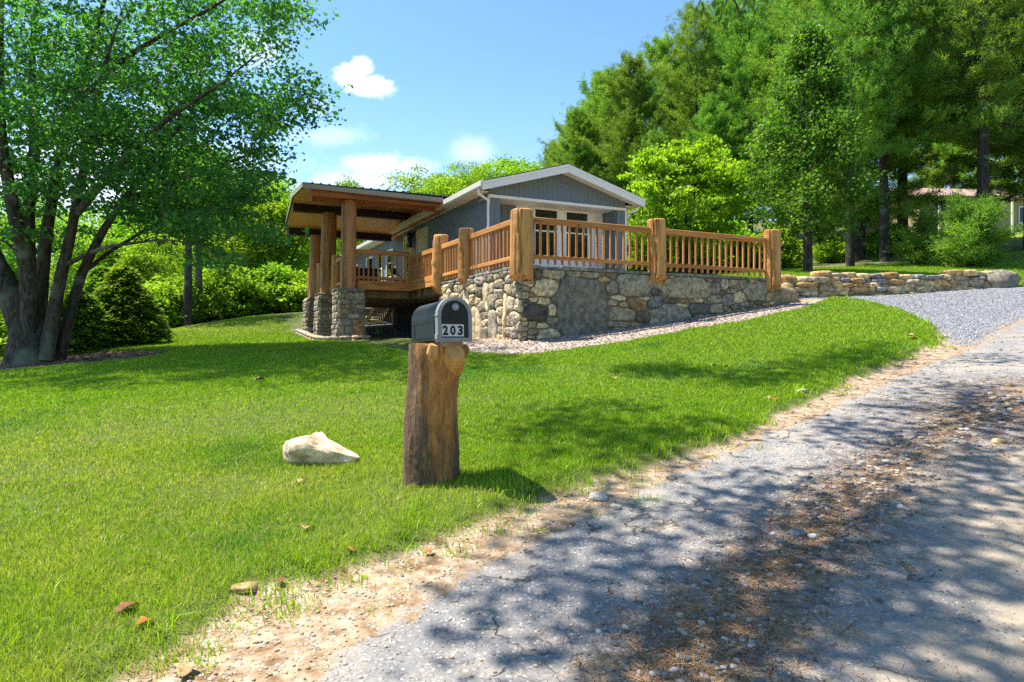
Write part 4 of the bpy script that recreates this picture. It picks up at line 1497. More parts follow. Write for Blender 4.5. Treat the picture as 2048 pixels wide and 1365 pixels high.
# ------------------------------------------------------------------ mailbox and its log post
MX, MY = -.545, 4.60
MZ = z1(MX, MY)
def mailbox_post():
    R = rs(77)
    pz = MZ
    n, seg = 56, 60
    rows = [(980, 862, 57), (960, 861, 55.5), (930, 860.5, 54.5), (900, 860.5, 54.5), (850, 861, 53.5), (800, 863, 52), (760, 866, 51), (735, 869, 52), (712, 871, 54), (696, 871.5, 53.5), (683, 868, 50)]
    ys = np.linspace(985, 684, seg)
    ry = np.array([r[0] for r in rows])[::-1]
    cxs = np.interp(ys, ry, np.array([r[1] for r in rows])[::-1])
    rad = np.interp(ys, ry, np.array([r[2] for r in rows])[::-1]) * MY / F
    a = np.linspace(0, 2 * PI, n, endpoint=False)
    V, tint = [], []
    ori = math.radians(-62)            # the side with the exposed heartwood
    for i in range(seg):
        z = (682 - ys[i]) / F * MY
        t = i / (seg - 1)
        lob = .03 * np.sin(2 * a + 1.1 + t) + .02 * np.sin(3 * a + 2.3 - t * 1.5) + .012 * np.sin(7 * a + t * 3)
        r = rad[i] * (1 + lob + R.normal(0, .006, n))
        d = (a - (ori + .25 * (1 - t)) + PI) % (2 * PI) - PI
        groove = np.exp(-((d + .55) / .16) ** 2) * sstep(t, .25, .75) * .10 + np.exp(-((d - .75) / .12) ** 2) * .05 * sstep(t, .2, .6)
        r *= 1 - groove
        # the burl of the cut limb near the top
        bur = np.exp(-((d - .8) / .5) ** 2) * np.exp(-((t - .95) / .05) ** 2) * .26 - .07 * np.exp(-((d - .9) / .6) ** 2) * np.exp(-((t - .6) / .22) ** 2)
        r *= 1 + bur
        knot = np.exp(-((d - 1.05) / .12) ** 2) * np.exp(-((t - .84) / .02) ** 2) * .10
        r *= 1 + knot
        cx = (cxs[i] - 1024) / F * MY
        V.append(np.stack([cx + np.cos(a) * r, MY + .02 + np.sin(a) * r, np.full(n, z)], -1))
        width = .42 + .6 * sstep(t, .15, .8) + .2 * sstep(t, .85, .95)
        heart = np.clip(1.5 - np.abs(d + .02) / width, 0, 1) * (.35 + .65 * sstep(t, .1, .6))
        tint.append(heart)
    # notched top: one side cut low like a sawn fork
    Vv = np.array(V)
    topz = Vv[-1, :, 2].copy()
    Vv[-1, :, 2] = topz - .018 + .012 * np.sin(a * 2)
    Vv = Vv.reshape(-1, 3)
    tint = np.array(tint).ravel()
    top = (seg - 1) * n
    Vv = np.vstack([Vv, [Vv[top:].mean(0) + [0, 0, .004]]])
    tint = np.append(tint, .2)
    Q = [(i * n + j, i * n + (j + 1) % n, (i + 1) * n + (j + 1) % n, (i + 1) * n + j) for i in range(seg - 1) for j in range(n)]
    T = [(top + j, top + (j + 1) % n, seg * n) for j in range(n)]
    t = NT('weathered_log')
    v = t.objco((13, 13, 2.1))
    nz = t.noise(v, 2.1, 8, .72, 1.3)
    n2 = t.noise(t.objco((5, 5, 3)), 2.0, 4, .6)
    n3 = t.noise(t.objco(), 38, 5, .7)
    grey = t.ramp(nz, [(.34, (.058, .036, .022)), (.5, (.165, .102, .060)), (.64, (.28, .185, .115))])
    grey = t.mix(t.math('MULTIPLY', t.ss(n2, .45, .65), .55), grey, (.115, .075, .045))
    org = t.ramp(nz, [(.28, (.19, .075, .022)), (.5, (.46, .205, .06)), (.7, (.60, .32, .11))])
    org = t.mix(t.ss(n3, .36, .28), org, (.07, .03, .015))
    hm = t.ss(t.math('ADD', t.attr('heart'), t.math('MULTIPLY', t.math('SUBTRACT', t.noise(t.objco((13, 13, 2.2)), 1.5, 5, .65), .5), 2.2)), .22, .95)
    col = t.mix(hm, grey, org)
    col = t.mix(t.math('MULTIPLY', t.ss(n3, .66, .74), .4), col, (.42, .38, .33))
    M['weathered'] = t.done(t.bsdf(col, .85, t.bump(t.math('ADD', nz, t.math('MULTIPLY', n3, .4)), 1.0, .02), spec=.12))
    root = empty('log_stump_post', (MX, MY, MZ))
    tag(root, 'weathered tree trunk post with exposed orange heartwood under the mailbox', 'post')
    me = mesh_np('trunk', Vv - [MX, MY, MZ], [np.array(Q), np.array(T)], {'heart': tint}, smooth=True)
    o = link('trunk', me, M['weathered'], root)
    m = o.modifiers.new('e', 'EDGE_SPLIT')
    m.split_angle = math.radians(50)
    # sawn limb stub below the box
    b = MB()
    c = Vector(((909 - 1024) / F * MY - MX, -.13, (682 - 706) / F * MY - MZ))
    b.tube([c + Vector((-.03, .12, -.09)), c + Vector((-.005, .03, -.03)), c + Vector((.012, -.025, .012))], [.085, .078, .066], 14, rough=.12, seed=4)
    b.build('limb_stub', M['post'], root, smooth=False)
    b = MB()
    c2 = Vector(((868 - 1024) / F * MY - MX, -.155, (682 - 704) / F * MY - MZ))
    b.tube([c2 + Vector((.015, .06, -.06)), c2 + Vector((.01, .02, .0)), c2 + Vector((.02, .01, .05))], [.05, .045, .03], 12, rough=.15, seed=6)
    b.build('limb_stub', M['post'], root, smooth=False)
mailbox_post()

def mailbox():
    BR = math.atan2(-.53, .0)           # unused sign helper
    th = math.radians(28.5)             # the door faces right of the viewpoint
    fwd = Vector((math.sin(th), -math.cos(th), 0))
    root = empty('mailbox', (0, 0, 0))
    tag(root, 'black arched mailbox with grey rim reading 203 on a log post', 'mailbox')
    W2, HB, HT, L = .118, .165, .285, .50
    # local frame: x right across the door, y back into the box, z up
    front = Vector(((909.5 - 1024) / F * 4.44, 4.44, (682 - 682) / F * 4.44))
    root.location = front
    root.rotation_euler = Euler((math.radians(-2.6), 0, th), 'XYZ')
    def arch(w, zb, hb, r, n=16):
        """closed outline: flat floor, upright cheeks, round top"""
        pts = [(-w, zb), (w, zb)]
        for k in range(n + 1):
            a = PI * k / n
            pts.append((w * math.cos(a), hb + (r) * math.sin(a)))
        return pts
    body = MB()
    o = arch(W2 - .006, .006, HB, HT - HB - .006)
    body.extr([(p[0], .012, p[1]) for p in o], (0, L - .012, 0))
    bo = body.build('body', M['box_body'], root, smooth=False, bevel=.004)
    # embossed cheek panel: raised frame
    for s in (-1,):
        pb = MB()
        x = s * (W2 - .006)
        d = s * .003
        for (y0, y1, z0, z1_) in ((.07, .44, .130, .137), (.07, .44, .028, .035), (.07, .077, .035, .130), (.433, .44, .035, .130)):
            pb.box(min(x, x + d), max(x, x + d), y0, y1, z0, z1_)
        pb.build('side_panel', M['box_body'], bo)
    # rim round the door
    def ring(b, w0, h0, w1, h1, y0, y1, zb0=.0, zb1=.018):
        A = arch(w0, zb0, HB, h0 - HB)
        B = arch(w1, zb1, HB, h1 - HB)
        n = len(A)
        va = [(p[0], y0, p[1]) for p in A] + [(p[0], y0, p[1]) for p in B] + [(p[0], y1, p[1]) for p in A] + [(p[0], y1, p[1]) for p in B]
        f = []
        for i in range(n):
            j = (i + 1) % n
            f += [(i, j, n + j, n + i), (2 * n + j, 2 * n + i, 3 * n + i, 3 * n + j), (i, 2 * n + i, 2 * n + j, j), (n + j, 3 * n + j, 3 * n + i, n + i)]
        b.add(va, f)
    rb = MB()
    ring(rb, W2 + .004, HT + .004, W2 - .022, HT - .022, -.012, .032, -.004, .022)
    ring(rb, W2 - .007, HT - .007, W2 - .019, HT - .019, -.017, -.0115, .007, .019)
    rb.box(W2 - .024, W2 + .008, -.016, .034, HB - .004, HB + .006)
    rb.box(-W2 - .008, -W2 + .024, -.016, .034, HB - .004, HB + .006)
    rb.box(-W2 - .010, -W2 + .003, -.014, .03, .012, .045)
    rb.build('rim', M['box_trim'], root, bevel=.002)
    dm = MB()
    A = arch(W2 - .020, .020, HB, HT - HB - .020)
    dm.extr([(p[0], -.004, p[1]) for p in A], (0, .012, 0))
    do = dm.build('door', M['black'], root, bevel=.002)
    pm = MB()
    for (x0, x1, z0, z1_) in ((-.045, .045, .185, .19), (-.045, -.04, .125, .185), (.04, .045, .125, .185), (-.02, -.016, .13, .18), (.016, .02, .13, .18)):
        pm.box(x0, x1, -.0065, -.0035, z0, z1_)
    pm.build('door_panel', M['black'], do)
    kb = MB()
    kb.tube([(.004, -.004, .222), (.004, -.020, .222)], [.024, .022], 20)
    kb.tube([(.004, -.0205, .222), (.004, -.030, .222)], [.015, .012], 16)
    kb.build('knob', M['knob'], do, smooth=False, bevel=.002)
    for k, ch_ in enumerate('203'):
        x0 = -.092 + k * .052
        pb = MB()
        pb.box(x0, x0 + .0505, -.0065, -.0035, .030, .108)
        po = pb.build('number_plate', M['plate'], do)
        cu = bpy.data.curves.new('digit', 'FONT')
        cu.body = ch_
        cu.size = .086
        cu.extrude = .0006
        cu.offset = .0042
        cu.align_x = 'CENTER'
        tmp = bpy.data.objects.new('tmp', cu)
        COL.objects.link(tmp)
        me = bpy.data.meshes.new_from_object(tmp.evaluated_get(bpy.context.evaluated_depsgraph_get()))
        bpy.data.objects.remove(tmp)
        vs = np.array([v.co[:] for v in me.vertices])
        cxm = (vs[:, 0].min() + vs[:, 0].max()) / 2
        z0m, hgt_ = vs[:, 1].min(), vs[:, 1].max() - vs[:, 1].min()
        wsc = .038 / (vs[:, 0].max() - vs[:, 0].min())
        co_ = np.stack([(vs[:, 0] - cxm) * wsc + x0 + .02525, -.0078 + vs[:, 2] * .5, .037 + (vs[:, 1] - z0m) * .064 / hgt_], -1)
        me.vertices.foreach_set('co', co_.astype(np.float32).ravel())
        me.update()
        me.name = 'digit'
        link('digit', me, M['ink'], po)
    b = MB()
    b.box(-.07, .07, .03, .40, -.035, .004)
    b.build('mounting_board', M['oldwood'], root)
mailbox()

# ------------------------------------------------------------------ stones lying about
def wedge(v, h):
    x = v[:, 0] / h[0]
    top = np.interp(x, [-1.1, -.75, -.35, -.1, .1, .5, 1.1], [.80, .98, 1.05, 1.2, .92, .55, .22])
    up = v[:, 2] > -h[2] * .6
    v[:, 2] = np.where(up, (v[:, 2] + h[2] * .6) * top - h[2] * .6, v[:, 2])
    v[:, 1] *= np.interp(x, [-1.1, -.5, .4, 1.1], [.95, 1.0, .75, .35])
    lowf = (v[:, 1] < 0) & (v[:, 2] < 0)
    v[lowf, 1] *= .82
    return v
rock('boulder', 0, 0, (.60, .36, .225), 'pale pointed boulder lying on the lawn beside the mailbox post', 'boulder', (.66, .52, .35), 3, -.10, .20, .14, 8, power=3.6, shape=wedge,
     xy=hit(640, 940))
x, y = (14.45, 20.3)
rock('boulder', 0, 0, (1.25, .9, .72), 'grey lichened boulder ending the dry stone wall', 'boulder', (.20, .185, .15), 12, .4, .34, .14, 6, xy=(x, y), power=2.4)
for i, (px_, py_, w_, c_, lb) in enumerate([
        (1196, 1002, .13, (.50, .47, .42), 'pale rounded stone at the grass edge near the mailbox shadow'),
        (1342, 957, .09, (.46, .40, .30), 'small tan stone beside the lane edge farther up'),
        (1232, 1020, .07, (.42, .36, .28), 'small flat tan stone beside the pale rounded one'),
        (1605, 798, .12, (.40, .36, .30), 'grey tan stone on the verge under the grass lip'),
        (1800, 1016, .06, (.44, .42, .38), 'pair stone, pale, lying on dusty asphalt'),
        (1813, 1022, .05, (.30, .29, .27), 'pair stone, grey, lying on dusty asphalt'),
        (1832, 1003, .07, (.36, .30, .22), 'tan flat stone above the stone pair on asphalt'),
        (1705, 1083, .06, (.46, .37, .24), 'ochre stone alone in the lane between dirt and asphalt'),
        (1596, 1072, .09, (.20, .205, .215), 'dark grey stone at the dirt strip\'s edge'),
        (1625, 1078, .06, (.48, .46, .42), 'white stone next to the dark grey one on the dirt strip'),
        (1600, 590, .30, (.44, .36, .22), 'tan block lying at the foundation wall\'s end'),
        (1997, 887, .10, (.47, .36, .20), 'tan flat stone in the lane close to the frame edge')]):
    rock('loose_stone', px_, py_, (w_, w_ * .72, w_ * .5), lb, 'stone', c_, 30 + i, i * 1.1, .3, .14, 3, 'loose stones along the lane', power=2.6)
rock('flagstone', 0, 0, (1.5, .9, .75), 'sloping tan slab rock beyond the deck wall\'s end', 'rock', (.30, .23, .14), 55, .5, .35, .16, 5, xy=W(7.45, .45))
rock('flagstone', 490, 1197, (.12, .085, .03), 'flat cracked tan flagstone in the bare dirt edge', 'stone', (.44, .29, .15), 56, .3, .45, .06, 4, power=7)
# low stone edging round the pier bed
R_ = rs(88)
eg = empty('stone_edging', (*W(-2.6, 7.2), z1(*W(-2.6, 7.2))), 0)
tag(eg, 'low stone edging curving round the gravel at the piers', 'edging')
V_, Q_, C_, o_ = [], [], [], 0
path = np.array([W(-1.45, 6.62), W(-2.1, 6.6), W(-2.55, 6.75), W(-2.75, 7.4), W(-2.75, 8.6), W(-2.65, 10.0), W(-2.6, 12)])
dd_ = np.concatenate([[0], np.cumsum(np.linalg.norm(np.diff(path, axis=0), axis=1))])
for row in range(2):
    s_ = 0
    while s_ < dd_[-1]:
        l_ = R_.uniform(.18, .4)
        p_ = np.array([np.interp(s_ + l_ / 2, dd_, path[:, 0]), np.interp(s_ + l_ / 2, dd_, path[:, 1])])
        v, f = rock_verts(R_, l_ * .52, .11, .055, .1, 2, 3.2)
        a_ = math.atan2(np.interp(s_ + l_, dd_, path[:, 1]) - np.interp(s_, dd_, path[:, 1]), np.interp(s_ + l_, dd_, path[:, 0]) - np.interp(s_, dd_, path[:, 0]))
        v = v @ np.array([[math.cos(a_), math.sin(a_), 0], [-math.sin(a_), math.cos(a_), 0], [0, 0, 1]])
        v += [p_[0] - eg.location.x, p_[1] - eg.location.y, gz(*p_) - eg.location.z + .04 + row * .09]
        V_.append(v)
        Q_.append(f + o_)
        o_ += len(v)
        C_.append(np.tile(np.array([(.40, .33, .22), (.34, .30, .25), (.45, .38, .28)][R_.randint(3)]), (len(v), 1)))
        s_ += l_
link('edging_stones', mesh_np('edging_stones', np.concatenate(V_), np.concatenate(Q_), cattrs={'col': np.concatenate(C_)}), M['stone'], eg)

# ------------------------------------------------------------------ fallen leaves
def dead_leaf(px_, py_, s, c, lb, seed, lift=.014):
    R = rs(seed)
    x, y = hit(px_, py_)
    V, Q = [], []
    curl = R.uniform(.3, .8)
    n = 7
    for i in range(n):
        t = i / (n - 1)
        wd = math.sin(PI * min(t * 1.02, 1)) ** .7 * (.36 + .12 * math.sin(t * 14))
        for k in (-1, -.5, 0, .5, 1):
            V.append(((t - .5) * s, k * wd * s, abs(k) ** 1.5 * curl * wd * s * .7 + math.sin(t * 3) * .12 * s + R.normal(0, .01) * s))
    for i in range(n - 1):
        for k in range(4):
            a = i * 5 + k
            Q.append((a, a + 1, a + 6, a + 5))
    me = mesh_np('dead_leaf', np.array(V), np.array(Q))
    o = link('dead_leaf', me, c)
    o.location = (x, y, z1(x, y) + lift)
    o.rotation_euler = (R.normal(0, .16), R.normal(0, .16), R.uniform(0, 6.28))
    m = o.modifiers.new('t', 'SOLIDIFY')
    m.thickness = .0015
    tag(o, lb, 'leaf', 'dead leaves fallen on the lawn and verge')
def mat_deadleaf(name, c):
    t = NT(name)
    n = t.noise(t.objco(), 40, 5, .65)
    return t.done(t.bsdf(t.mix(t.ss(n, .35, .65), [q * .55 for q in c], c), .7, spec=.2))
LB, LO, LP = mat_deadleaf('brown_leaf', (.20, .085, .03)), mat_deadleaf('orange_leaf', (.42, .15, .03)), mat_deadleaf('tan_leaf', (.46, .29, .14))
for i, (px_, py_, s, c, lb) in enumerate([
        (256, 1248, .11, LB, 'dark brown curled leaf standing at the bare dirt edge'), (612, 1086, .075, LP, 'tan curled leaf on the lawn beneath the boulder'), (602, 986, .06, LP, 'tan leaf on the lawn under the boulder, the upper one'),
        (648, 976, .05, LP, 'small tan leaf between the boulder and the post'), (134, 994, .06, LB, 'brown leaf alone on the open lawn'), (858, 1110, .06, LO, 'orange leaf on the verge below the post'),
        (290, 1276, .07, LO, 'orange leaf beside the dark curled one'), (700, 1128, .05, LO, 'orange leaf in the clover at the verge'), (520, 770, .16, LP, 'reddish tan twig like leaf up on the sunny lawn'),
        (832, 986, .035, LO, 'tiny orange leaf at the post\'s foot'), (560, 1180, .05, LB, 'brown leaf on the clover edge'), (1284, 910, .07, LO, 'orange leaf on the shaded grass by the lane'),
        (1535, 812, .09, LP, 'yellow tan leaf on shaded grass, upper of the lane pair'), (1550, 815, .09, LO, 'orange leaf on shaded grass next to the yellow tan one'), (1430, 742, .10, LP, 'pale leaf on grass in the sun above the shade'),
        (1455, 745, .10, LO, 'orange leaf on grass beside the pale leaf'), (1820, 680, .14, LP, 'tan leaf near the grass point by the gravel'), (1828, 690, .12, LO, 'rust leaf near the grass point by the gravel'),
        (1230, 768, .08, LP, 'pale leaf on the mown grass under the mulch bed'), (370, 1352, .10, LP, 'broad tan leaf on the dirt at the frame\'s bottom')]):
    dead_leaf(px_, py_, s, c, lb, 800 + i)

# ------------------------------------------------------------------ pebbles and needles on the ground
tp = NT('pebbles')
_n = tp.noise(tp.pos(), 90, 4, .6)
M['pebble'] = tp.done(tp.bsdf(tp.mix(tp.ss(_n, .35, .65), tp.mix(1.0, tp.attr('col', True), (.7, .68, .66), 'MULTIPLY'), tp.attr('col', True)), .9, spec=.15))
def scatter_stones(name, n, region, smin, smax, seed, label, pal):
    R = rs(seed)
    v0, f0 = [], []
    for k in range(10):
        v, f = rock_verts(rs(900 + k), 1, .8, .55, .14, 1, 2.6)
        v0.append(v)
        f0 = f
    P = region(R, n)
    m = len(P)
    s = np.exp(math.log(smin) + (math.log(smax) - math.log(smin)) * R.uniform(0, 1, m) ** 1.9) * .5
    s *= np.clip(np.hypot(P[:, 0], P[:, 1]) / 5, .8, 2.2)
    z = zat(P[:, 0], P[:, 1])
    k = R.randint(0, 10, m)
    a = R.uniform(0, 2 * PI, m)
    B = np.array(v0)[k]
    c, sn = np.cos(a), np.sin(a)
    Vx = B[..., 0] * c[:, None] - B[..., 1] * sn[:, None]
    Vy = B[..., 0] * sn[:, None] + B[..., 1] * c[:, None]
    V = np.stack([Vx, Vy, B[..., 2]], -1) * s[:, None, None] + np.stack([P[:, 0], P[:, 1], z + s * .22], -1)[:, None, :]
    q = len(v0[0])
    Fq = (f0[None] + (np.arange(m) * q)[:, None, None]).reshape(-1, 4)
    col = np.array(pal)[R.randint(0, len(pal), m)] * R.uniform(.75, 1.2, (m, 1))
    me = mesh_np(name, V.reshape(-1, 3), Fq, cattrs={'col': np.repeat(col, q, 0)})
    tag(link(name, me, M['pebble']), label, 'gravel', kind='stuff')
def along(poly, wid, dens_r=True):
    pa = np.array(poly)
    def f(R, n):
        i = R.randint(0, len(pa) - 1, n)
        t = R.rand(n, 1)
        P = pa[i] * (1 - t) + pa[i + 1] * t + R.normal(0, wid, (n, 2))
        return P
    return f
def verge(R, n):
    r = np.exp(R.uniform(math.log(2.0), math.log(15), n * 6))
    th = R.uniform(-.5, .78, n * 6)
    P = np.stack([r * np.sin(th), r * np.cos(th)], -1)
    a = sdf(LAWN, P[:, 0], P[:, 1])
    b = sdf(ROAD, P[:, 0], P[:, 1])
    w_ = np.where(b > 0, np.exp(-b / .45) * .5, 1.0) * (a < -.02)
    g = sdf(GRAVEL, P[:, 0], P[:, 1])
    m_ = sdf(MULCH, P[:, 0], P[:, 1])
    w_ = w_ * (g < 0) * (m_ < 0) * np.clip(r / 4, .2, 1)
    P = P[R.rand(len(P)) < w_]
    return P[:n]
PT = [(.42, .31, .19), (.48, .37, .25), (.34, .25, .155), (.30, .25, .20), (.46, .39, .30)]
PGr = [(.19, .19, .20), (.27, .265, .26), (.36, .325, .28), (.42, .35, .25), (.14, .14, .145), (.46, .43, .38)]
scatter_stones('verge_pebbles', 8000, verge, .003, .026, 41, 'tan pebbles scattered over the sandy verge', PT)
mid_line = hits([(1330, 1364), (1420, 1290), (1525, 1156), (1625, 1072), (1680, 1016), (1735, 960), (1815, 904), (1960, 831), (2046, 800)])
scatter_stones('lane_gravel', 2600, along(mid_line, .16), .008, .050, 42, 'loose grey gravel along the dirt strip in the lane', PGr)
scatter_stones('lane_gravel', 1700, along(mid_line, .7), .004, .022, 43, 'small stones strewn over the dusty asphalt', PGr)
def in_poly(poly, pad=-.02, rmax=24):
    pa = np.array(poly)
    def f(R, n):
        P = np.stack([R.uniform(pa[:, 0].min(), pa[:, 0].max(), n * 5), R.uniform(pa[:, 1].min(), pa[:, 1].max(), n * 5)], -1)
        ok = (sdf(poly, P[:, 0], P[:, 1]) > pad) & (np.hypot(P[:, 0], P[:, 1]) < rmax)
        return P[ok][:n]
    return f
scatter_stones('drive_gravel', 14000, in_poly(GRAVEL), .008, .017, 44, 'blue grey crushed gravel covering the driveway', [(.22, .23, .26), (.36, .37, .40), (.48, .49, .52), (.56, .56, .56), (.15, .155, .17)])
def litter(name, n, region, lmin, lmax, wd, seed, label, pal, mat_):
    R = rs(seed)
    P = region(R, n)
    m = len(P)
    z = zat(P[:, 0], P[:, 1]) + R.uniform(.003, .014, m)
    a = R.uniform(0, 2 * PI, m)
    L = R.uniform(lmin, lmax, m)
    d = np.stack([np.cos(a), np.sin(a), R.normal(0, .12, m)], -1) * L[:, None] * .5
    s = np.stack([-np.sin(a), np.cos(a), R.normal(0, .3, m)], -1) * (wd * R.uniform(.6, 1.4, m))[:, None]
    c = np.stack([P[:, 0], P[:, 1], z], -1)
    V = np.stack([c - d - s, c - d + s, c + d + s * .7, c + d - s * .7], 1).reshape(-1, 3)
    Fq = np.arange(m * 4).reshape(-1, 4)
    col = np.array(pal)[R.randint(0, len(pal), m)] * R.uniform(.7, 1.25, (m, 1))
    me = mesh_np(name, V, Fq, cattrs={'col': np.repeat(col, 4, 0)})
    tag(link(name, me, mat_), label, 'litter', kind='stuff')
tl = NT('litter')
M['litter'] = tl.done(tl.bsdf(tl.attr('col', True), .8, spec=.15))
NEED = [(.20, .10, .045), (.28, .15, .06), (.13, .07, .035), (.36, .22, .10)]
litter('pine_needles', 15000, along(mid_line, .22), .03, .08, .0012, 51, 'brown fallen pine needles along the dirt strip', NEED, M['litter'])
right_edge = hits([(1600, 1200), (1720, 1080), (1860, 930), (1960, 860), (2040, 820), (2047, 800)])
litter('pine_needles', 4000, along(hits([(1840, 850), (1940, 800), (2046, 760), (2046, 830), (1900, 905)]), .4), .05, .10, .0022, 52, 'brown fallen needles heaped by the far lane side', NEED, M['litter'])
MULC = [(.46, .36, .30), (.60, .50, .43), (.34, .24, .18), (.24, .14, .08), (.66, .58, .51)]
litter('wood_chips', 16000, in_poly(MULCH, .02, 22), .02, .06, .008, 53, 'pale pink grey wood chip mulch in the bed', MULC, M['litter'])
def under_maple(R, n):
    a, r = R.uniform(0, 2 * PI, n), np.sqrt(R.rand(n)) * 1.02
    return np.stack([TREEB[0] + 3.1 * r * np.cos(a), TREEB[1] + 2.0 * r * np.sin(a)], -1)
litter('bark_mulch', 7000, under_maple, .03, .10, .010, 54, 'brown bark mulch ring under the big maple', [(.22, .12, .06), (.36, .22, .12), (.13, .07, .04), (.42, .30, .19)], M['litter'])

# ------------------------------------------------------------------ neighbouring house in the pines
nx_, ny_ = (1925 - 1024) / F * 50, 50.0
nzg = gz(nx_, ny_)
nb = empty('neighbour_house', (nx_, ny_, nzg), .10)
tag(nb, 'small tan house with reddish shingle roof half hidden by pines', 'house')
M['tan'] = mat_paint('tan_siding', (.40, .34, .19), .7, .1)
M['redroof'] = mat_paint('weathered_red_roof', (.40, .27, .23), .85, .18)
zt_ = (682 - 392) / F * 50 - nzg
b = MB()
b.box(-3.4, 9, 0, 7, -2, zt_)
b.build('wall', M['tan'], nb)
b = MB()
b.extr([(-3.9, -.6, zt_ - .1), (-3.9, 3.5, zt_ + 1.35), (-3.9, 7.6, zt_ - .1), (-3.9, 7.6, zt_ - .25), (-3.9, 3.5, zt_ + 1.2), (-3.9, -.6, zt_ - .25)], (13.4, 0, 0))
b.build('roof', M['redroof'], nb)
for u in (-2.2, 1.0, 4.5):
    f = MB()
    for (x0, x1, z0, z1_) in ((u - .08, u, 1.1, 2.4), (u + 1, u + 1.08, 1.1, 2.4), (u, u + 1, 2.3, 2.4), (u, u + 1, 1.1, 1.2)):
        f.box(x0, x1, -.05, -.002, z0, z1_)
    o = f.build('window', M['white'], nb)
    g = MB()
    g.box(u, u + 1, -.03, -.01, 1.2, 2.3)
    g.build('pane', M['glass'], o)
for u in (-3.0, 2.6):
    f = MB()
    f.box(u, u + .12, -1.5, -1.38, -1.5, zt_ - .2)
    f.build('porch_post', M['white'], nb)
# ------------------------------------------------------------------ trees
M['maple'] = mat_leaf('maple_leaves', (.036, .112, .036), (.072, .19, .052), (.14, .285, .062), .48, .5, .18, (1.4, 1.6, .55))
M['leafA'] = mat_leaf('wood_leaves', (.10, .20, .016), (.19, .33, .025), (.29, .43, .04), .52, .6, .12, (1.4, 1.5, .5))
M['leafB'] = mat_leaf('bush_leaves', (.11, .21, .016), (.20, .34, .028), (.32, .45, .05), .52, .6, .12, (1.4, 1.5, .5))
M['leafC'] = mat_leaf('lime_leaves', (.13, .24, .014), (.23, .37, .024), (.33, .46, .04), .5, .6, .12, (1.4, 1.5, .5))
M['leafD'] = mat_leaf('young_maple_leaves', (.040, .112, .016), (.085, .19, .024), (.16, .28, .038), .44, .5, .2)
M['needle'] = mat_leaf('pine_needles', (.068, .150, .030), (.155, .28, .044), (.32, .44, .062), .45, .6, .12, (1.4, 1.5, .6))
M['needleB'] = mat_leaf('fir_needles', (.04, .115, .016), (.11, .215, .022), (.23, .34, .035), .38, .6, .12)

def unit(a):
    return a / np.maximum(np.linalg.norm(a, axis=-1, keepdims=True), 1e-9)

def leaf_mesh(name, P, size, R, up=.6, aspect=.62, tint=None, droop=0.0):
    """kite-shaped leaves, two faces each, folded slightly along the midrib"""
    n = len(P)
    nr = unit(R.normal(0, 1, (n, 3)) + [0, 0, up * 1.6])
    a = unit(np.cross(nr, R.normal(0, 1, (n, 3))))
    a[:, 2] -= droop
    a = unit(a)
    b = unit(np.cross(nr, a))
    s = size[:, None]
    w = s * aspect * .5
    c0, c1 = P - a * s * .5, P + a * s * .5
    m = P - a * s * .08
    l, r = m + b * w + nr * w * .35, m - b * w + nr * w * .35
    V = np.stack([c0, l, c1, r], 1).reshape(-1, 3)
    i = np.arange(n) * 4
    T = np.concatenate([np.stack([i, i + 2, i + 1], -1), np.stack([i, i + 3, i + 2], -1)])
    tint = R.uniform(0, 1, n) if tint is None else tint
    return mesh_np(name, V, T, {'tint': np.repeat(tint, 4)})

class Skel:
    """branch skeleton that grows towards the places where leaf sprays sit"""
    def __init__(self):
        self.P, self.r, self.tubes = [], [], []
    def stem(self, pts, rad, seg=14, wob=.03, R=None):
        pts = np.array(pts, float)
        k = np.linspace(0, 1, len(pts))
        t = np.linspace(0, 1, seg)
        Q = np.stack([np.interp(t, k, pts[:, i]) for i in range(3)], -1)
        for _ in range(2):
            Q[1:-1] = (Q[:-2] + 2 * Q[1:-1] + Q[2:]) / 4
        if R is not None:
            Q[1:] += np.cumsum(R.normal(0, wob, (seg - 1, 3)), 0) * .4
        r = np.interp(t, k, rad)
        self.tubes.append((Q, r, 10))
        self.P += list(Q[1:])
        self.r += list(r[1:])
        return Q
    def reach(self, T, R, rmax=.06, sag=.12, seg=6, tip=.006, pref_low=.35):
        A = np.array(self.P)
        rr = np.array(self.r)
        d = T - A
        dist = np.linalg.norm(d, axis=1)
        el = d[:, 2]
        cost = dist + pref_low * np.maximum(0, -el + .15 * dist) * 2 + .4 * (rr < .01)
        j = int(cost.argmin())
        L = dist[j]
        r0 = min(rr[j] * .62, rmax * min(1, .25 + L / 3))
        r0 = max(r0, tip * 1.3)
        t = np.linspace(0, 1, seg)[:, None]
        Q = A[j] * (1 - t) + T * t
        Q[:, 2] += (4 * t[:, 0] * (1 - t[:, 0])) * sag * L
        Q[1:-1] += R.normal(0, .03 * L, (seg - 2, 3))
        r = r0 + (tip - r0) * t[:, 0] ** .8
        self.tubes.append((Q, r, 5))
        self.P += list(Q[1:])
        self.r += list(r[1:])
    def mesh(self, name):
        V, Fq, o = [], [], 0
        for Q, r, n in self.tubes:
            k = len(Q)
            d = np.gradient(Q, axis=0)
            d = unit(d)
            x = unit(np.cross(d, np.array([.31, .92, .24])))
            y = np.cross(d, x)
            a = np.linspace(0, 2 * PI, n, endpoint=False)
            ring = Q[:, None, :] + (x[:, None, :] * np.cos(a)[None, :, None] + y[:, None, :] * np.sin(a)[None, :, None]) * r[:, None, None]
            V.append(ring.reshape(-1, 3))
            i = np.arange(k - 1)[:, None] * n
            j = np.arange(n)[None, :]
            j2 = (j + 1) % n
            Fq.append(np.stack([i + j, i + j2, i + n + j2, i + n + j], -1).reshape(-1, 4) + o)
            o += k * n
        return mesh_np(name, np.concatenate(V), np.concatenate(Fq), smooth=True)

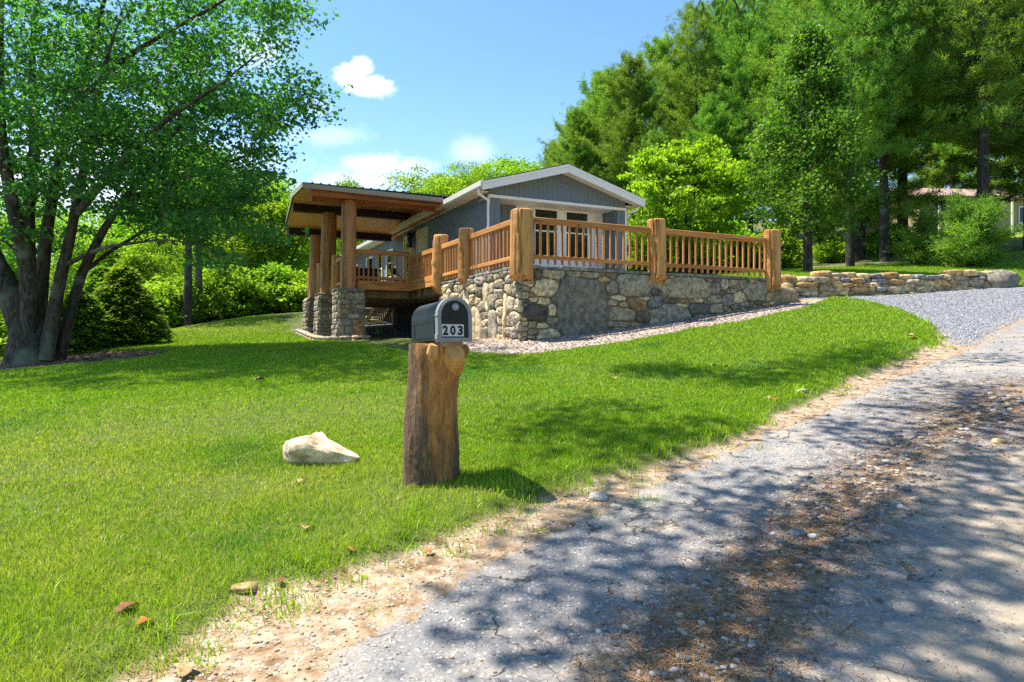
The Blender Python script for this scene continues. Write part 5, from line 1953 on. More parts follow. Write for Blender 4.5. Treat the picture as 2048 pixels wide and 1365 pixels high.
def sprays(C, rad, per, R, flat=.45, shell=.0):
    """leaf positions round spray centres, flattened layers with ragged edges"""
    n = len(C)
    cnt = R.poisson(per, n) + 3
    idx = np.repeat(np.arange(n), cnt)
    d = unit(R.normal(0, 1, (len(idx), 3))) * (R.uniform(0, 1, (len(idx), 1)) ** .5)
    ax = unit(R.normal(0, 1, (n, 3)) * [1, 1, .3])
    st = 1 + .6 * np.abs((d * ax[idx]).sum(1, keepdims=True))
    rad = np.broadcast_to(np.asarray(rad, float), (n,))
    p = C[idx] + d * st * rad[idx][:, None] * [1, 1, flat]
    return p, idx

def crown_points(n, R, c, r, gap=.0, inner=.35, low=-1.0):
    """points in an ellipsoid, denser to the outside"""
    out = []
    while len(out) < n:
        d = R.normal(0, 1, 3)
        d /= np.linalg.norm(d)
        if d[2] < low:
            continue
        k = inner + (1 - inner) * R.rand() ** .55
        out.append(np.array(c) + d * k * np.array(r))
    return np.array(out)

def broadleaf(name, seed, stems, crowns, rad, per, size, leafmat, bark, label, cat='tree', group=None, up=.6, flat=.45, rmax=.06,
              aspect=.62, droop=.0, loc=(0, 0, 0), rz=0.0, sag=.12, branch_part='trunk'):
    """crowns: list of (centre, radii, count)"""
    R = rs(seed)
    root = empty(name, loc, rz)
    tag(root, label, cat, group)
    sk = Skel()
    for pts, rr in stems:
        sk.stem(pts, rr, R=R)
    C = np.concatenate([c if isinstance(c, np.ndarray) else crown_points(c[2], R, c[0], c[1], low=c[3] if len(c) > 3 else -1) for c in crowns])
    base = np.array(stems[0][0][-1])
    order = np.argsort(np.linalg.norm(C - base, axis=1))
    for i in order:
        sk.reach(C[i], R, rmax, sag)
    link(branch_part, sk.mesh(branch_part), bark, root)
    P, idx = sprays(C, rad, per, R, flat)
    tn = np.clip(R.uniform(0, 1, len(C))[idx] * .55 + R.uniform(0, 1, len(P)) * .45, 0, 1)
    me = leaf_mesh('crown', P, size * R.uniform(.45, 1.35, len(P)), R, up, aspect, tn, droop)
    link('crown', me, leafmat, root)
    return root

# ---- the big many-stemmed maple on the left
def big_maple():
    R = rs(101)
    bx, by = TREEB
    bz = z1(bx, by) - .1
    D = 15.9
    def px(x, y, d=0.0):
        Y = D + d
        return ((x - 1024) / F * Y - bx, Y - by, (682 - y) / F * Y - bz)
    stems = [
        ([px(62, 735), px(60, 660), px(30, 600), px(-20, 520), px(-50, 380), px(-60, 150, -.6)], [.60, .40, .33, .24, .16, .05]),
        ([px(60, 690, -.1), px(58, 560, -.4), px(40, 470, -.6), px(15, 380, -.8), px(0, 200, -1), px(10, 0, -1.4)], [.20, .18, .16, .13, .09, .04]),
        ([px(75, 715, .1), px(80, 600, .2), px(90, 480, .2), px(110, 360, .1), px(140, 220, 0), px(200, 40, -.4), px(250, -150, -.6)], [.18, .16, .14, .11, .08, .05, .02]),
        ([px(60, 560, .3), px(55, 430, .5), px(70, 300, .8), px(60, 120, 1.2), px(90, -120, 1.4)], [.16, .14, .12, .08, .03]),
        ([px(92, 720, -.2), px(108, 620, -.2), px(125, 540, -.2), px(150, 430, -.4), px(175, 300, -.7), px(190, 180, -1.1), px(240, 20, -1.6)], [.17, .15, .13, .10, .08, .05, .02]),
        ([px(120, 715, .3), px(140, 640, .3), px(160, 550, .3), px(200, 480, .2), px(255, 400, 0), px(330, 290, -.3), px(420, 190, -.6), px(520, 110, -1)], [.15, .125, .11, .09, .07, .05, .03, .015]),
        ([px(132, 530, -.2), px(190, 500, -.7), px(250, 490, -1.2), px(330, 480, -1.9), px(420, 500, -2.4)], [.06, .045, .032, .02, .01]),
        ([px(165, 545, .3), px(220, 500, .9), px(290, 460, 1.6), px(380, 440, 2.2), px(470, 450, 2.6)], [.06, .045, .032, .02, .01]),
        ([px(255, 400, 0), px(330, 370, -.4), px(420, 340, -1.0), px(520, 300, -1.4)], [.08, .06, .04, .02]),
        ([px(150, 430, -.4), px(230, 330, -1.4), px(330, 240, -2.4), px(450, 160, -3.2)], [.09, .075, .055, .02]),
        ([px(140, 220, 0), px(250, 120, -.8), px(380, 50, -1.6), px(500, -20, -2.0)], [.08, .06, .04, .02]),
        ([px(70, 300, .8), px(150, 200, 2.2), px(260, 120, 3.2)], [.1, .07, .03]),
    ]
    cl = []
    # spray centres: filled regions of the crown seen in the photograph, at several depths
    regions = [([(0, 0), (590, 0), (560, 80), (520, 60), (470, 100), (440, 150), (300, 200), (0, 260)], 165, (-3.0, 3.5)),
               ([(0, 250), (300, 190), (440, 160), (540, 190), (600, 200), (570, 240), (520, 310), (480, 330), (300, 330), (0, 420)], 175, (-3.0, 3.0)),
               ([(180, 330), (420, 320), (520, 350), (560, 300), (500, 420), (400, 470), (250, 430), (180, 420)], 78, (-2.8, 2.6)),
               ([(300, 440), (480, 430), (560, 470), (500, 530), (420, 545), (330, 500)], 20, (-2.8, 1.5)),
               ([(0, 400), (150, 380), (200, 450), (150, 500), (0, 520)], 20, (-1.0, 3.0)),
               ([(-420, -200), (520, -200), (560, 0), (-420, 0)], 100, (-3.2, 3.5)),
               ([(-420, 0), (0, 0), (0, 480), (-300, 420)], 80, (-3.0, 3.2)),
               ([(-300, -650), (430, -650), (560, -200), (-400, -200)], 95, (-4.0, 3.0)),
               ([(-350, -420), (470, -420), (400, -70), (-300, -20)], 60, (-5.2, -2.6))]
    for poly, n, (d0, d1) in regions:
        pa = np.array(poly)
        k = 0
        while k < n:
            x, y = R.uniform(pa[:, 0].min(), pa[:, 0].max()), R.uniform(pa[:, 1].min(), pa[:, 1].max())
            if sdf(poly, np.array([x]), np.array([y]))[0] < 0:
                continue
            d = R.uniform(d0, d1)
            cl.append(px(x, y, d))
            k += 1
    for (x, y) in ((x_ - 22, y_) for x_, y_ in ((640, 190), (652, 225), (630, 180), (615, 205), (625, 235), (600, 170), (585, 200), (560, 230), (595, 250), (545, 265), (560, 310), (540, 300), (620, 20), (600, 40), (570, 60), (585, 95), (545, 80), (560, 130), (540, 150), (625, 150))):
        cl.append(px(x, y, R.uniform(-1.2, -.2)))
    root = broadleaf('maple_tree', 102, stems, [np.array(cl)], R.uniform(.42, .78, len(cl)), 102, .115, M['maple'], M['bark'],
                     'large old many stemmed maple spreading over the lawn', up=.8, flat=.26, rmax=.05, loc=(bx, by, bz), sag=.08, aspect=.7, droop=.2)
    return root
big_maple()

# ---- the tree overhead whose crown shades the lane (its trunk stands behind the viewpoint)
def overhead_tree():
    R = rs(131)
    tx_, ty_ = -4.6, -4.5
    tz_ = z1(tx_, ty_)
    SVv = np.array([-.954 * math.cos(math.radians(64)), .301 * math.cos(math.radians(64)), math.sin(math.radians(64))])
    shade = [([(880, 1364), (1060, 1210), (1260, 1080), (1440, 1000), (1640, 900), (1800, 800), (1960, 716), (2047, 715), (2047, 1364)], 33),
             ([(1640, 1364), (1700, 1120), (1860, 930), (2047, 840), (2047, 1364)], 9),
             ([(1020, 840), (1160, 815), (1300, 800), (1500, 820), (1540, 840), (1420, 890), (1260, 940), (1150, 985), (1080, 905)], 10),
             ([(1250, 745), (1420, 740), (1600, 720), (1700, 690), (1850, 700), (1800, 735), (1650, 795), (1480, 775), (1330, 775)], 24),
             ([(1010, 1120), (1140, 1040), (1330, 985), (1200, 1120), (900, 1300), (760, 1364)], 3)]
    cl = []
    for poly, n in shade:
        pa = np.array(poly)
        k = 0
        tries = 0
        while k < n and tries < 5000:
            tries += 1
            x, y = R.uniform(pa[:, 0].min(), pa[:, 0].max()), R.uniform(pa[:, 1].min(), pa[:, 1].max())
            if sdf(poly, np.array([x]), np.array([y]))[0] < 0:
                continue
            if R.rand() > ((y - 640) / 725.) ** -1.6 * .12 + .35:   # even spread on the ground, not in the picture
                pass
            X, Y = hit(x, y)
            w_ = min(1, (Y / 6.0) ** 2 * .5 + .1)
            if R.rand() > w_:
                continue
            H = R.uniform(7.0, 10.5) + max(0, Y - 7) * .25
            p = np.array([X, Y, gz(X, Y)]) + SVv * H / SVv[2]
            if p[2] / max(p[1], .1) < .56 and abs(p[0] / max(p[1], .1)) < .78:
                continue
            cl.append(p)
            k += 1
    for k in range(26):                 # crown going on behind the viewpoint
        X, Y = R.uniform(-3, 6), R.uniform(-5, 2.2)
        cl.append(np.array([X, Y, gz(X, Y)]) + SVv * R.uniform(7, 10) / SVv[2])
    cl = np.array(cl) - [tx_, ty_, tz_]
    stems = [([(0, 0, -.2), (.1, .1, 2.5), (.5, .6, 5), (1.0, 1.4, 7.5), (1.6, 2.6, 9.6)], [.42, .33, .28, .22, .12]),
             ([(.5, .6, 5), (1.6, 2.2, 6.8), (3.0, 4.6, 8.0), (4.4, 7.5, 8.6), (5.4, 10.5, 9.0)], [.2, .16, .12, .08, .04]),
             ([(1.0, 1.4, 7.5), (2.6, 2.4, 8.6), (4.6, 3.6, 9.2), (6.6, 5.4, 9.2)], [.16, .12, .08, .04])]
    broadleaf('maple_tree', 133, stems, [cl], R.uniform(.40, .70, len(cl)), 120, .12, M['maple'], M['bark'],
              'tall overhanging maple casting dappled shade across the lane', up=1.0, flat=.5, loc=(tx_, ty_, tz_), rmax=.06, droop=.2)
overhead_tree()

# ---- hanging twig in front of the pines, at the frame's top
def twig():
    R = rs(151)
    D = 6.5
    def p(x, y, d=0.0):
        return np.array([(x - 1024) / F * (D + d), D + d, (682 - y) / F * (D + d)])
    t0 = p(1400, -560, -1.2)
    root = empty('hanging_branch', tuple(t0))
    tag(root, 'leafy maple twig hanging into view in front of the pines', 'branch')
    sk = Skel()
    mains = [[p(1400, -560, -1.2), p(1420, -250, -.6), p(1470, -60, -.1), p(1452, 10), p(1440, 40), p(1432, 58)],
             [p(1470, -60, -.1), p(1430, -30), p(1405, -5), p(1395, 14)], [p(1470, -60, -.1), p(1490, -10), p(1500, 6)], [p(1460, -20, 0), p(1475, 20, .1), p(1478, 34, .1)]]
    sk.stem([np.array((.8, 6.0, 7.15)) - t0, np.array((1.1, 5.75, 6.2)) - t0, mains[0][0] - t0], [.03, .02, .012], wob=.01, R=R)
    for m in mains:
        sk.stem([q - t0 for q in m], np.linspace(.012, .003, len(m)), wob=.004, R=R)
    link('stem', sk.mesh('stem'), M['bark'], root)
    V, T, tn = [], [], []
    sp = [(1400, 8), (1393, 18), (1410, 14), (1416, 22), (1403, 2), (1424, 8), (1430, 2), (1437, 20), (1432, 42), (1436, 54), (1445, 50), (1442, 38), (1452, 44), (1449, 56), (1457, 30), (1463, 22),
          (1468, 34), (1474, 30), (1480, 26), (1478, 40), (1485, 12), (1494, 4), (1502, 2), (1506, 8), (1470, 12), (1415, 30), (1396, 28), (1444, 14), (1460, 48), (1430, 62), (1472, 46)]
    for (x, y) in sp:
        c = p(x, y, R.uniform(-.15, .15)) - t0
        ln = R.uniform(.085, .125)
        dn = unit(np.array([R.normal(0, .35), R.normal(0, .3), -1]))
        sd_ = unit(np.cross(dn, R.normal(0, 1, 3)))
        nr = np.cross(dn, sd_)
        i = len(V)
        for k, wdt in ((0, .01), (.2, .30), (.45, .42), (.75, .22), (1, .0)):
            cc = c + dn * ln * (k - .3) + nr * .02 * math.sin(k * 3)
            V += [cc + sd_ * wdt * ln * .5 + nr * wdt * ln * .12, cc - sd_ * wdt * ln * .5 + nr * wdt * ln * .12]
        for k in range(4):
            T += [(i + 2 * k, i + 2 * k + 1, i + 2 * k + 3, i + 2 * k + 2)]
        tn += [R.rand()] * 10
    link('foliage', mesh_np('foliage', np.array(V), np.array(T), {'tint': np.array(tn)}), M['leafD'], root)
twig()

# ---- conifers
def pine(name, seed, h, spread, start, label, group, loc=(0, 0, 0), leafmat=None, tuft=.2, dens=1.0, whorl=1.0, needles=9, shape=.8, droop=.0):
    R = rs(seed)
    root = empty(name, loc)
    tag(root, label, 'tree', group)
    sk = Skel()
    lean = R.normal(0, .012 * h, 2)
    r0 = .011 * h + .06
    pts = [(lean[0] * t * t, lean[1] * t * t, h * t - .2 * (t == 0)) for t in np.linspace(0, 1, 7)]
    Q = sk.stem(pts, [r0, r0 * .86, r0 * .74, r0 * .6, r0 * .42, r0 * .22, .02], seg=20, wob=.02, R=R)
    TP, TD, TN = [], [], []
    z = start * h
    while z < h * .985:
        t = (z - start * h) / (h * (1 - start))
        L = spread * (max(0, 1 - t) ** shape) * (.7 + .3 * min(1, t / .22)) * (1 + .16 * math.sin(z * 2.1 + seed)) + .3
        nb = R.randint(5, 8)
        a0 = R.uniform(0, 2 * PI)
        side = R.uniform(.5, 1.15, nb)
        for k in range(nb):
            a = a0 + 2 * PI * k / nb + R.normal(0, .25)
            l = L * side[k] * R.uniform(.8, 1.1)
            elev = -.05 - droop + .75 * t ** 1.3 + R.normal(0, .08)
            d = np.array([math.cos(a) * math.cos(elev), math.sin(a) * math.cos(elev), math.sin(elev)])
            bz = np.array([np.interp(z, Q[:, 2], Q[:, 0]), np.interp(z, Q[:, 2], Q[:, 1]), z + R.normal(0, .1)])
            s = np.linspace(0, 1, 6)[:, None]
            B = bz + d * l * s
            B[:, 2] += .16 * l * s[:, 0] ** 2.2 - .10 * l * np.sin(s[:, 0] * PI)
            sk.tubes.append((B, np.linspace(.012 * l + .008, .006, 6), 4))
            ncl = int(2.5 + 2.3 * l)
            nt_ = int(ncl * 8.5 * dens)
            fc = np.append(R.uniform(.18, .95, ncl - 1) ** .75, .97)
            perp = np.array([-d[1], d[0], 0])
            perp /= np.linalg.norm(perp) + 1e-9
            lc = R.normal(0, 1, ncl) * (.10 + .26 * l * (1 - fc * .5)) * .8
            lc[-1] = 0
            vc = R.normal(.05, .10, ncl) - np.abs(lc) * .08
            ci = R.randint(0, ncl, nt_)
            pr_ = .17 + .035 * l
            f = fc[ci] + R.normal(0, pr_, nt_) / max(l, .6)
            lat = lc[ci] + R.normal(0, pr_ * .9, nt_)
            fcl = np.clip(f, 0, 1.15)
            c = bz + d * l * f[:, None]
            c[:, 2] += .16 * l * fcl ** 2.2 - .10 * l * np.sin(np.clip(fcl, 0, 1) * PI) + vc[ci] + np.abs(R.normal(0, .10, nt_)) 
            c += perp * lat[:, None]
            TP.append(c)
            dd = unit(d + perp * np.sign(lat)[:, None] * .5 + [0, 0, .35] + R.normal(0, .3, (nt_, 3)))
            TD.append(dd)
            TN.append(R.uniform(0, 1, ncl)[ci])
        z += whorl * R.uniform(.7, 1.25) * (1 - .35 * t)
    TP, TD, TN = np.concatenate(TP), np.concatenate(TD), np.concatenate(TN)
    link('trunk', sk.mesh('trunk'), M['pinebark'], root)
    n = len(TP)
    idx = np.repeat(np.arange(n), needles)
    m = len(idx)
    dirs = unit(TD[idx] * .8 + unit(R.normal(0, 1, (m, 3))) * .95 + [0, 0, .12])
    sdv = unit(np.cross(dirs, R.normal(0, 1, (m, 3))))
    ln = tuft * R.uniform(.65, 1.25, m)
    wd = ln * R.uniform(.13, .22, m)
    base = TP[idx] + R.normal(0, tuft * .4, (m, 3))
    V = np.stack([base - sdv * wd[:, None] * .5, base + sdv * wd[:, None] * .5, base + dirs * ln[:, None]], 1).reshape(-1, 3)
    T = np.arange(m * 3).reshape(-1, 3)
    tint = np.clip(TN[idx] * .5 + R.uniform(0, 1, n)[idx] * .3 + R.uniform(0, .2, m), 0, 1)
    link('crown', mesh_np('crown', V, T, {'tint': np.repeat(tint, 3)}), leafmat or M['needle'], root)
    return root

def at(px, Y):
    x = (px - 1024) / F * Y
    return (x, Y, gz(x, Y))

PG = 'white pines in the stand behind the house'
protoP = [pine('pine_tree', 201, 19, 5.0, .12, '', PG, tuft=.21, needles=17, dens=1.15, shape=.62),
          pine('pine_tree', 202, 17, 4.9, .16, '', PG, tuft=.21, needles=17, dens=1.15, shape=.52),
          pine('pine_tree', 203, 22, 5.4, .12, '', PG, tuft=.21, needles=17, dens=1.0, shape=.6),
          pine('pine_tree', 204, 20, 4.5, .30, '', PG, tuft=.21, needles=17, dens=.85, shape=.45)]
used_proto = set()
LAB = {}
def put_pine(k, px, Y, top, rz, label, sxy=1.0):
    """stand prototype k so that its top reaches the picture row `top`"""
    x, y, z = at(px, Y)
    h0 = [19, 17, 22, 20][k]
    s = ((682 - top) / F * Y - z) / h0
    o = protoP[k]
    if k in used_proto:
        o = copy_thing(o, (x, y, z), rz, (s * sxy, s * sxy, s))
    else:
        used_proto.add(k)
        o.location = (x, y, z)
        o.rotation_euler = (0, 0, rz)
        o.scale = (s * sxy, s * sxy, s)
    o['label'] = label
    return o
pines = [
    (0, 1150, 46, 225, .3, 1.05, 'shorter pine at the stand\'s open edge, nearest the gable peak'),
    (1, 1155, 50, 235, 2.2, 1.2, 'broad pine forming the left flank of the stand'),
    (0, 1205, 54, 150, .9, 1.15, 'broad tall pine filling the stand\'s left edge'),
    (1, 1235, 48, 150, 4.4, 1.25, 'bushy pine between the stand\'s edge trees and the full one'),
    (0, 1115, 66, 285, 3.8, 1.1, 'far pine low on the stand\'s left flank'),
    (1, 1108, 60, 300, 1.3, 1.0, 'small far pine just above the white gable peak'),
    (2, 1205, 50, 160, 2.1, .95, 'pine with pointed top beside the open blue sky, second in the stand'),
    (0, 1265, 44, 115, 3.3, 1.0, 'full pine rising behind the lime green tree\'s open side'),
    (1, 1330, 52, 85, 4.0, 1.0, 'slender pine topped under the hanging maple twig'),
    (3, 1395, 46, 30, .9, .95, 'pine with bare lower trunk right behind the hanging twig'),
    (2, 1445, 56, -10, 5.0, .95, 'tall far pine filling the gap under the twig'),
    (3, 1500, 44, -20, 2.2, .9, 'open crowned pine with sky showing round its trunk'),
    (3, 1560, 50, -40, 3.9, .95, 'thin crowned pine just beside the pointed young maple'),
    (0, 1420, 40, 200, 5.1, .95, 'lower broad pine in front between two bare trunks'),
    (1, 1310, 38, 270, 2.7, .9, 'low bushy pine directly behind the lime green tree'),
    (2, 1640, 40, -160, .2, 1.0, 'very tall pine rising straight behind the young maple'),
    (0, 1720, 36, -200, 1.9, 1.05, 'tall pine with trunk near the young maple\'s shaded side'),
    (1, 1660, 44, -90, 3.6, 1.0, 'hidden pine deep behind the young maple\'s crown'),
    (3, 1805, 40, -300, 4.4, .95, 'giant pine with dark trunk beside the neighbouring house roof'),
    (3, 1768, 33, -230, 5.5, .9, 'pine on dark bare trunk in the trunk row over the stone wall'),
    (0, 1880, 64, -60, .8, 1.0, 'pine behind the neighbouring house\'s pale roof'),
    (3, 1965, 29, -420, 2.9, .92, 'huge pine whose thick dark trunk hides the neighbouring house'),
    (1, 2060, 33, -260, 1.1, 1.1, 'pine cut by the frame edge beyond the boulder'),
    (0, 1905, 60, 40, 5.9, 1.1, 'distant pine far behind the neighbouring house'),
    (1, 2020, 55, -60, 4.7, 1.1, 'far pine between the huge trunk and the frame edge'),
    (3, 1700, 30.5, -260, 4.1, .8, 'pine with bare leaning trunk, first in the trunk row over the wall'),
    (1, 1590, 58, 30, .5, 1.1, 'distant pine seen through the open crowned ones'),
    (0, 1240, 64, 190, 2.5, 1.2, 'far pine low between the stand\'s edge trees'),
    (1, 1480, 66, 60, 1.4, 1.25, 'far dense pine filling the lower gaps of the stand'),
    (0, 1375, 62, 120, 4.9, 1.2, 'far dense pine behind the lime green tree\'s shaded side'),
    (2, 2120, 42, -300, 3.0, 1.0, 'tall pine mostly beyond the frame edge'),
]
for (k, px_, Y, top, rz, sxy, lb) in pines:
    put_pine(k, px_, Y, top, rz, lb, sxy)

# ---- small low-branched conifer and saplings by the terrace edge
pine('pine_tree', 211, 2.3, 1.7, .12, 'small spreading pine sapling on the lawn behind the boulder', None, at(1945, 27.0), M['needle'], .22, 1.6, .45, 9)
pine('pine_tree', 212, 1.5, 1.3, .1, 'low bushy pine sapling between lawn and tree trunks', None, at(1850, 30), M['needle'], .22, 1.6, .45, 9)

# ---- young pointed maple behind the wall
x, y, z = at(1615, 22.3)
ztop = (682 - 62) / F * 22.3 - z
cr = []
R_ = rs(301)
for k in range(300):
    t = R_.rand() ** .9
    zz_ = 1.15 + (ztop - 1.15) * t
    rmax_ = 2.3 * (1 - t) ** .72 * min(1, .45 + t * 3.0) * (1 + .22 * math.sin(7 * t + 2) * math.sin(k * 2.4)) + .12
    a = R_.uniform(0, 2 * PI)
    q = rmax_ * R_.uniform(.25, 1) ** .6
    cr.append((math.cos(a) * q, math.sin(a) * q, zz_))
broadleaf('young_maple', 302, [([(0, 0, -.1), (.03, 0, 2), (-.05, .05, 5), (0, 0, ztop - .3)], [.15, .12, .08, .015])], [np.array(cr)],
          R_.uniform(.26, .5, 300), 88, .13, M['leafD'], M['bark'], 'pointed young maple with dark trunk standing behind the stone wall', loc=(x, y, z - .05), up=.5, flat=.7, rmax=.03, sag=-.05)

# ---- lime green ornamental tree behind the deck
x, y, z = at(1365, 25.5)
R_ = rs(333)
LIME = []
for k in range(46):
    a, e = R_.uniform(0, 2 * PI), R_.uniform(-.25, 1.25)
    q = R_.uniform(1.0, 1.22)
    LIME.append((math.cos(a) * math.cos(e) * 2.2 * q, math.sin(a) * math.cos(e) * 2.1 * q, 2.75 + math.sin(e) * 2.05 * q))
LIME = np.array(LIME)
broadleaf('redbud_tree', 311, [([(0, 0, -.1), (.1, 0, 1.5), (.5, .2, 3.5), (1.0, .2, 5.2)], [.2, .16, .1, .03]), ([(.05, 0, 1.1), (-.7, 0, 3), (-1.3, 0, 4.8)], [.13, .09, .03])],
          [((.1, 0, 2.7), (2.15, 2.1, 2.1), 140), ((-.8, 0, 4.2), (.8, .8, .7), 24), ((.5, 0, 4.4), (.7, .7, .6), 20), ((1.3, 0, 3.8), (.9, 1, .7), 24), LIME], np.concatenate([R_.uniform(.38, .6, 208), np.full(46, .3)]), 88, .13, M['leafC'], M['bark'],
          'bright lime green rounded tree growing behind the deck railing', loc=(x, y, z), up=.8, flat=.3, droop=.5, aspect=.85)

# ---- woodland broadleaf trees
def proto_tree(seed, h, w, mat_, label, group, name='broadleaf_tree', start=.25, n=120, per=85, size=.2, rad=.75):
    R = rs(seed)
    cs = [((0, 0, h * (start + 1) / 2), (w, w, h * (1 - start) / 2), n)]
    for k in range(5):
        a = R.uniform(0, 2 * PI)
        cs.append(((math.cos(a) * w * .65, math.sin(a) * w * .65, h * R.uniform(.45, .85)), (w * .45, w * .45, h * .13), n // 7))
    return broadleaf(name, seed + 1, [([(0, 0, -.3), (.1, .1, h * .25), (-.1, .15, h * .55), (0, 0, h * .9)], [.022 * h + .03, .017 * h + .02, .01 * h, .02]),
                                      ([(.1, .1, h * .25), (w * .3, w * .1, h * .5), (w * .5, w * .15, h * .72)], [.011 * h, .008 * h, .02])],
                     cs, rad, per, size, mat_, M['bark_pale'], label, group=group, up=.5, flat=.5, rmax=.07)
WG = 'broadleaf trees of the wood beyond the lawn'
TA = proto_tree(401, 11, 3.3, M['leafA'], '', WG)
TB_ = proto_tree(411, 9, 2.8, M['leafB'], '', WG, start=.15)
TC = proto_tree(421, 14, 4.0, M['leafA'], '', WG, start=.3, n=150)
protos, used_b = [TA, TB_, TC], set()
H0 = [11, 9, 14]
def put_tree(k, px, Y, top, rz, label, sxy=1.0, group=WG):
    x, y, z = at(px, Y)
    s = ((682 - top) / F * Y - z) / H0[k]
    o = protos[k]
    if k in used_b:
        o = copy_thing(o, (x, y, z), rz, (s * sxy, s * sxy, s))
    else:
        used_b.add(k)
        o.location, o.rotation_euler, o.scale = (x, y, z), (0, 0, rz), (s * sxy, s * sxy, s)
    o['label'] = label
    o['group'] = group
    return o
wood = [
    (0, 560, 42, 352, .2, 1.1, 'bright yellow green tree just beside the porch roof tip'),
    (1, 480, 40, 370, 1.5, 1.2, 'mid green rounded tree behind the two thin trunks'),
    (2, 400, 46, 300, 2.4, 1.1, 'tall bright tree showing under the maple\'s hanging boughs'),
    (2, 520, 58, 340, 3.1, 1.2, 'far pale tree behind the bright one by the porch'),
    (1, 330, 34, 470, 4.2, 1.2, 'leafy tree behind the dense dark fir'),
    (0, 250, 44, 400, 5.2, 1.3, 'tree seen between the maple\'s stems and the fir'),
    (1, 170, 36, 450, .9, 1.2, 'tree seen between the maple\'s forked stems'),
    (2, 60, 46, 380, 1.2, 1.3, 'tree behind the maple\'s main trunk'),
    (0, -60, 40, 420, 2.0, 1.3, 'tree at the frame edge behind the maple'),
    (1, 615, 50, 400, 3.7, 1.2, 'green tree seen between the porch pillars'),
    (0, 690, 58, 470, 4.6, 1.3, 'far tree framed by the porch pillars and the railing'),
    (2, 640, 66, 420, 5.6, 1.2, 'distant tree just under the porch roof\'s rear edge'),
    (2, 330, 64, 390, .4, 1.3, 'far tall tree deep behind the maple\'s boughs'),
    (0, 440, 66, 400, 1.9, 1.4, 'far broad tree in the gap above the two thin trunks'),
    (1, 700, 44, 357, 2.6, .5, 'single small crown peeping above the porch roof'),
    (0, 842, 52, 338, 3.4, 1.2, 'rounded dark crown above the porch and house roof joint'),
    (1, 885, 48, 358, 5.0, 1.0, 'pale green crown just above the house eave'),
    (2, 925, 56, 320, 1.1, .9, 'leafy crown rising highest behind the house eave'),
    (1, 1000, 66, 318, .7, 1.2, 'hazy far crown behind the gable slope'),
    (1, 1050, 72, 320, 2.9, 1.2, 'far crown low between gable slope and pines'),
    (0, 965, 68, 330, 4.1, 1.1, 'far dull green crown beside the highest one behind the eave'),
    (1, 780, 60, 420, 5.3, 1.2, 'far tree hidden low behind the porch'),
]
for (k, px_, Y, top, rz, sxy, lb) in wood:
    put_tree(k, px_, Y, top, rz, lb, sxy)
# the two thin trunks at the lawn's far edge
for (px_, Y, lb, s_) in ((374, 29.5, 'thin dark trunked tree at the lawn\'s far edge', 501), (396, 31, 'thin grey trunked tree at the lawn\'s far edge', 511)):
    x, y, z = at(px_, Y)
    broadleaf('broadleaf_tree', s_, [([(0, 0, -.2), (.05, 0, 2), (0, .1, 4), (.1, 0, 6.5)], [.22, .16, .12, .03])],
              [((0, 0, 6.4), (2.0, 2.0, 1.6), 60)], .6, 70, .17, M['leafA'], M['bark_pale'] if s_ > 505 else M['bark'], lb, group=WG, loc=(x, y, z))

# ---- shrubs along the lawn's far edge
SG = 'shrubs along the far edge of the lawn'
for (q_, (X_, Y_), sc_, rz_, lb_) in ((2, (14, -9), 1.15, .4, 'broad tree across the lane, nearest to the lane'), (0, (20, -3), 1.3, 1.9, 'round tree across the lane, farther down'),
                                 (2, (7, -16), 1.1, 3.1, 'tall tree across the lane behind the nearest one'), (1, (24, 5), 1.2, 4.4, 'low tree across the lane by the drive mouth'), (2, (26, -14), 1.2, 5.2, 'tall tree set far back across the lane')):
    c_ = copy_thing(protos[q_], (X_, Y_, gz(X_, Y_)), rz_, sc_)
    c_['label'] = lb_
    c_['group'] = 'trees across the lane mirrored in the windows'
shr = []
def shrub_proto(seed, mat_):
    return broadleaf('shrub', seed, [([(0, 0, -.1), (.1, 0, .5), (.2, .1, 1.1)], [.05, .04, .015])], [((0, 0, .55), (1.25, 1.15, .75), 90, -.75), ((.5, .2, 1.15), (.6, .6, .5), 14), ((-.5, -.2, .95), (.6, .6, .5), 14), ((.1, -.4, 1.3), (.35, .35, .5), 8)],
                     .36, 80, .15, mat_, M['bark'], '', 'shrub', SG, up=.6, flat=.5, rmax=.02)
sp_ = [shrub_proto(601, M['leafC']), shrub_proto(611, M['leafB'])]
su = set()
